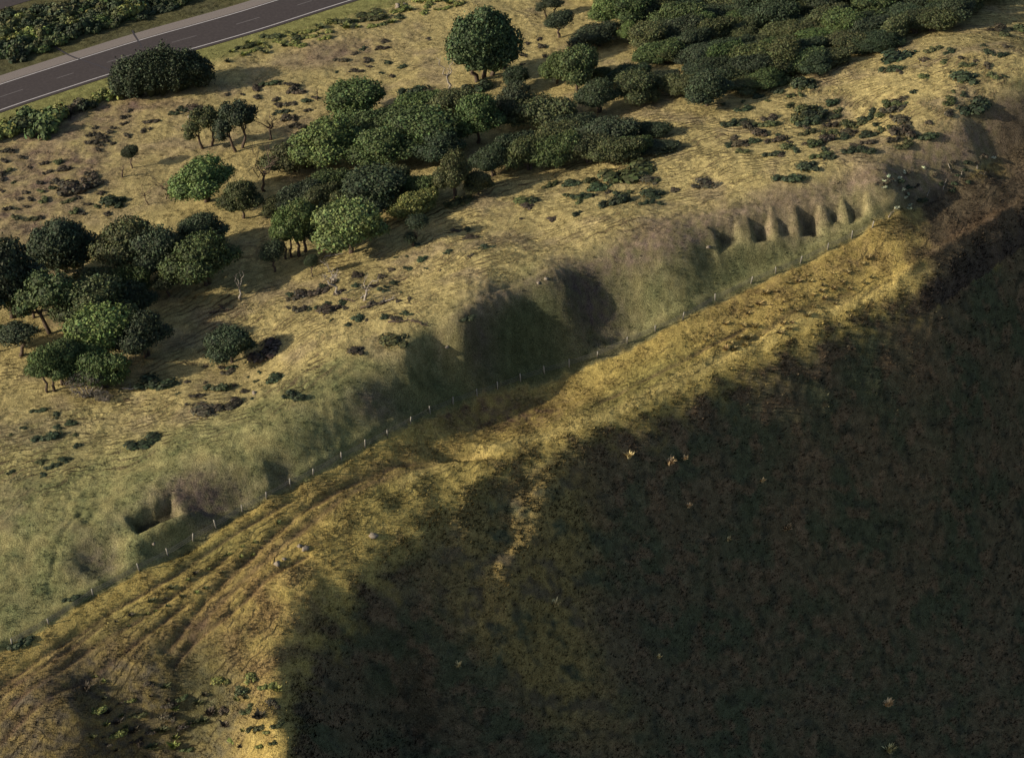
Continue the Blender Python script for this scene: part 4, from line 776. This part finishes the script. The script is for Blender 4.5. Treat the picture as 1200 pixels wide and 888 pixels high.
patch([(130,728),(250,655),(330,610),(340,620),(240,690),(150,742)], 26, 9, 40, (6,12), (OLIVE,YEL,BROWN), 'one of the low tussocks just below the fence at the left', 'low tussocks below the fence', .6, 1, 'tussock', 'tussock')
patch([(820,395),(900,340),(1000,300),(1060,305),(960,370),(850,420)], 48, 10, 41, (7,14), ((.26,.19,.07),(.20,.15,.06),(.30,.22,.08)), 'one of the straw-coloured tussocks on the golden bench at the right', 'straw tussocks of the golden bench', .7, 1, 'tussock', 'tussock')
room = 300-sum(1 for o in bpy.data.objects if o.get('category') == 'shrub')-2; rest = []
for q in sorted(PATCH, key=lambda q: -q[0]):
    (w_, u, v, label, group, cl, hs, m, asp, nm, ct) = q
    if ct == 'shrub':
        if room <= 0: rest.append(q); continue
        room -= 1
    put_bush(u, v, w_, label, group, cl, ct, nm, hs*1.35, m, asp)
RV, RF, RT, off_ = [], [], [], 0
BD = {}
for (w_, u, v, label, group, cl, hs, m, asp, nm, ct) in rest:
    if m.name not in BD:
        a = np.empty(len(m.vertices)*3, np.float32); m.vertices.foreach_get('co', a); f = np.empty(len(m.polygons)*3, np.int32); m.loops.foreach_get('vertex_index', f)
        t = np.empty(len(m.vertices)*4, np.float32); m.color_attributes['leaf_tint'].data.foreach_get('color', t); BD[m.name] = (a.reshape(-1, 3), f.reshape(-1, 3), t.reshape(-1, 4)[:, :3])
    a, f, t = BD[m.name]; p = hit(u, v); s = w_*mpp(p)/1.7; an = random.random()*6.28; c_, s_ = math.cos(an), math.sin(an)
    q = a*np.array([s, s, s*hs*1.35]); q = np.c_[q[:, 0]*c_-q[:, 1]*s_, q[:, 0]*s_+q[:, 1]*c_, q[:, 2]]+p; RV.append(q); RF.append(f+off_); RT.append(t*np.array(cl)*random.uniform(.7, 1.3)); off_ += len(a)
M_cover = leaf_mat('cover_blades', (1, 1, 1))
if rest: tag(link('low_scrub', mesh_np('low_scrub', np.vstack(RV), np.vstack(RF), M_cover, False, np.vstack(RT))), 'smallest scattered low scrub of the pasture, verges and gully', 'scrub', kind='stuff')
# pale tufts on the dark face, coloured brighter for sun on their tops
for i, (u, v, wp, lb) in enumerate(((737,536,12,'pale tussock highest on the left of the dark face'),(785,544,14,'broadest pale tussock on the dark face'),(802,538,9,'small pale tussock right of the broadest one'),(807,594,9,'brightest pale tuft on the dark face'),(853,633,9,'faint pale tuft at the middle of the dark face'),(921,620,14,'wide faint tussock furthest right on the dark face'),(893,564,9,'faint tussock high on the right of the dark face'),(537,781,9,'small pale tuft at the bottom of the sunlit streaks'),(650,710,12,'pale tuft on the streaked part of the dark face'),(772,770,8,'tiny faint tuft low on the dark face'),(1040,826,14,'largest pale tuft near the bottom right'),(1042,880,16,'pale tuft on the bottom edge at the right'))):
    put_bush(u, v, wp*1.25, lb, 'pale tufts on the dark face', (.62,.48,.24), 'tussock', 'tussock', 1.5, TUSS[i % 3])
# white-flowering plants on the bank
for i, (u, v) in enumerate(((1035,212),(1041,207),(1053,209),(1059,202),(1058,222),(1064,227),(1061,232),(1066,240),(1065,245),(1051,243),(1081,196),(1046,212),(1163,185),(1036,220))):
    put_bush(u, v, 6, 'one of the pale speck-like plants at the left end of the dark bank' if u < 1100 else 'pale speck-like plant alone at the right of the dark bank', 'pale plants of the dark bank', (.36,.38,.24), 'plant', 'pale_plant', 1.2)
# ------------------------------------------------------------------ stones
def stone(u, v, wp, seed, label):
    p = hit(u, v); s = mpp(p)*wp*.5; r = np.random.RandomState(seed); v_ = ICV2*(1+.22*r.randn(len(ICV2), 1))*np.array([1, .75, .55])*s; v_[:, 2] = np.maximum(v_[:, 2], -.2*s)
    o = link('stone', mesh_np('stone', v_, ICF2, M_rock)); o.location = p+np.array([0, 0, .15*s]); o.rotation_euler[2] = r.rand()*6; tag(o, label, 'stone', 'stones on the golden bench and the terrace')
for i, (u, v, wp, lb) in enumerate(((437,628,11,'pale stone on the edge of the dark face'),(358,643,10,'stone pair member on the golden bench, the upper right one'),(351,640,7,'smaller stone touching another on the golden bench'),(325,661,9,'bluish pale stone left of the pair on the golden bench'),(333,655,5,'small white stone above the bluish one'),(640,327,6,'white stone on the rim above the dark hollow'),(631,332,5,'smaller white stone left on the rim above the dark hollow'),(524,407,6,'pale stone at the head of the small dark pit'),(180,637,5,'small white stone on the lip of the rectangular pit'),(830,290,6,'pale stone left of the row of pits'),(298,461,7,'pale stone above the green slope'),(222,137,6,'white stone beside the two tiny dark shrubs'))):
    stone(u, v, wp, i, lb)
for i, (u, v, wp) in enumerate(((466,8,9),(474,6,6))): stone(u, v, wp, 30+i, ('larger', 'smaller')[i]+' white stone at the top edge by the road verge')
# ------------------------------------------------------------------ fence
fe = empty('post_and_wire_fence', hit(367, 555)); base = np.array(fe.location)
fl = []; fpx = dense([(a, b, 0) for a, b, _ in FENCE], 26); fpx = [p for p in fpx if p[0] >= 0]
known = [(57,731),(109,697),(163,668),(197,651),(226,633),(253,618),(284,599),(312,584),(340,569),(367,556),(400,538),(428,524),(454,510),(481,496),(504,484),(531,473),(559,463),(583,455),(610,446),(638,437),(667,429),(700,418),(735,402),(768,388),(800,374),(838,352),(880,332),(909,320),(938,308),(970,292),(998,279),(1022,267)]
pv, pf = tube([(0, 0, -.3), (0, 0, .7), (0, 0, 1.15)], [.085, .08, .075], 6); post_me = mesh_np('post', pv, pf, M_post)
tops = []
for i, (u, v) in enumerate([(14,755)]+known):
    p = hit(u, v); o = link('post', post_me, fe); o.location = p-base; o.rotation_euler = (random.uniform(-.09, .09), random.uniform(-.12, .12), random.random()*3); o.scale = (1, 1, random.uniform(.8, 1.1)); tops.append(p)
for hgt in (.35, .65, .95):
    path = []
    for a, b in zip(tops[:-1], tops[1:]):
        for k in range(4): q = a+(b-a)*k/4; path.append(q+np.array([0, 0, hgt-.12*(k % 4 != 0)])-base)
    v_, f_ = tube(path, [.018]*len(path), 4); link('wire', mesh_np('wire', v_, f_, M_wire), fe)
tag(fe, 'post and wire fence running diagonally below the terraced bank', 'fence')
# ------------------------------------------------------------------ ground cover nobody could count
def cover(name, label, n_, seed, sel, hgt, wd, blades, cfun, spread=.12, lean=.35):
    r = np.random.RandomState(seed); X = np.empty(0); Y = np.empty(0); got = 0; xs, ys = [], []
    while got < n_:
        x, y = r.uniform(-100, 112, n_), r.uniform(-70, 125, n_); i = np.clip(np.searchsorted(GX, x), 0, len(GX)-1); j = np.clip(np.searchsorted(GY, y), 0, len(GY)-1)
        k = r.rand(n_) < sel(j, i); k &= (DR[j, i] > HW+3.2) & (DS[j, i] > 3.2); xs.append(x[k]); ys.append(y[k]); got += k.sum()
    x, y = np.concatenate(xs)[:n_], np.concatenate(ys)[:n_]; z = Z(x, y); i = np.searchsorted(GX, x); j = np.searchsorted(GY, y); c = col[j, i]
    hs = hgt*(.45+.9*r.rand(n_)**1.5); V = []; T = []; gx, gy = dHx[j, i], dHy[j, i]; gn = unit(np.stack([-gx, -gy, np.ones(n_)], 1)); NN = []
    tc = cfun(c, r.rand(n_)[:, None])*(1+.22*r.randn(n_))[:, None]
    for b in range(blades):
        a = r.rand(n_)*6.28; d = spread*r.rand(n_); bx, by = x+np.cos(a)*d, y+np.sin(a)*d; w_ = wd*(.6+.8*r.rand(n_)); a2 = r.rand(n_)*6.28; cx_, cy_ = np.cos(a2)*w_, np.sin(a2)*w_
        l = lean*hs; V.append(np.stack([np.c_[bx-cx_, by-cy_, z-.04], np.c_[bx+cx_, by+cy_, z-.04], np.c_[bx+np.cos(a)*l, by+np.sin(a)*l, z+hs]], 1)); T.append(np.repeat(tc[:, None], 3, 1)); NN.append(np.repeat(unit(gn+.45*r.randn(n_, 3))[:, None], 3, 1))
    V = np.concatenate(V).reshape(-1, 3); T = np.clip(np.concatenate(T).reshape(-1, 3), .004, .9); F_ = np.arange(len(V)).reshape(-1, 3)
    me_ = mesh_np(name, V, F_, M_turf, False, T); at_ = me_.attributes.new('turf_normal', 'FLOAT_VECTOR', 'POINT'); at_.data.foreach_set('vector', np.concatenate(NN).reshape(-1).astype(np.float32))
    tag(link(name, me_), label, 'grass' if 'grass' in name else 'undergrowth', kind='stuff')
M_turf = leaf_mat('turf_blades', (1, 1, 1)); _t = M_turf.node_tree; _a = _t.nodes.new('ShaderNodeAttribute'); _a.attribute_name = 'turf_normal'; _t.links.new(_a.outputs['Vector'], _t.nodes['Principled BSDF'].inputs['Normal'])
_t.nodes['Principled BSDF'].inputs['Specular IOR Level'].default_value = 0
cover('dry_grass', 'short dry pasture grass over the upper field and the terraces', 90000, 1, lambda j, i: (SF[j, i] < 0)*np.clip(.45+n2[j, i], .05, 1), .13, .045, 4, lambda c, t: c*(.85+.4*t), lean=1.0)
cover('golden_grass', 'rough golden grass on the bench below the fence', 60000, 2, lambda j, i: (SF[j, i] > 0)*(SB[j, i] < 3)*np.clip(.5+n2[j, i], .1, 1)*(1-RUT[j, i]), .12, .05, 4, lambda c, t: c*(.9+.4*t), lean=1.1)
cover('shade_dark_bracken', 'rough fern and scrub covering the steep shaded face, coloured darker to deepen its shade', 110000, 3, lambda j, i: (SB[j, i] > 0)*np.clip(.6+n2[j, i], .1, 1)*(SB[j, i] < 95), .24, .07, 4, lambda c, t: c*(.5+1.2*t**2), lean=.8)  # blades take the shade-darkened ground colour of the bluff
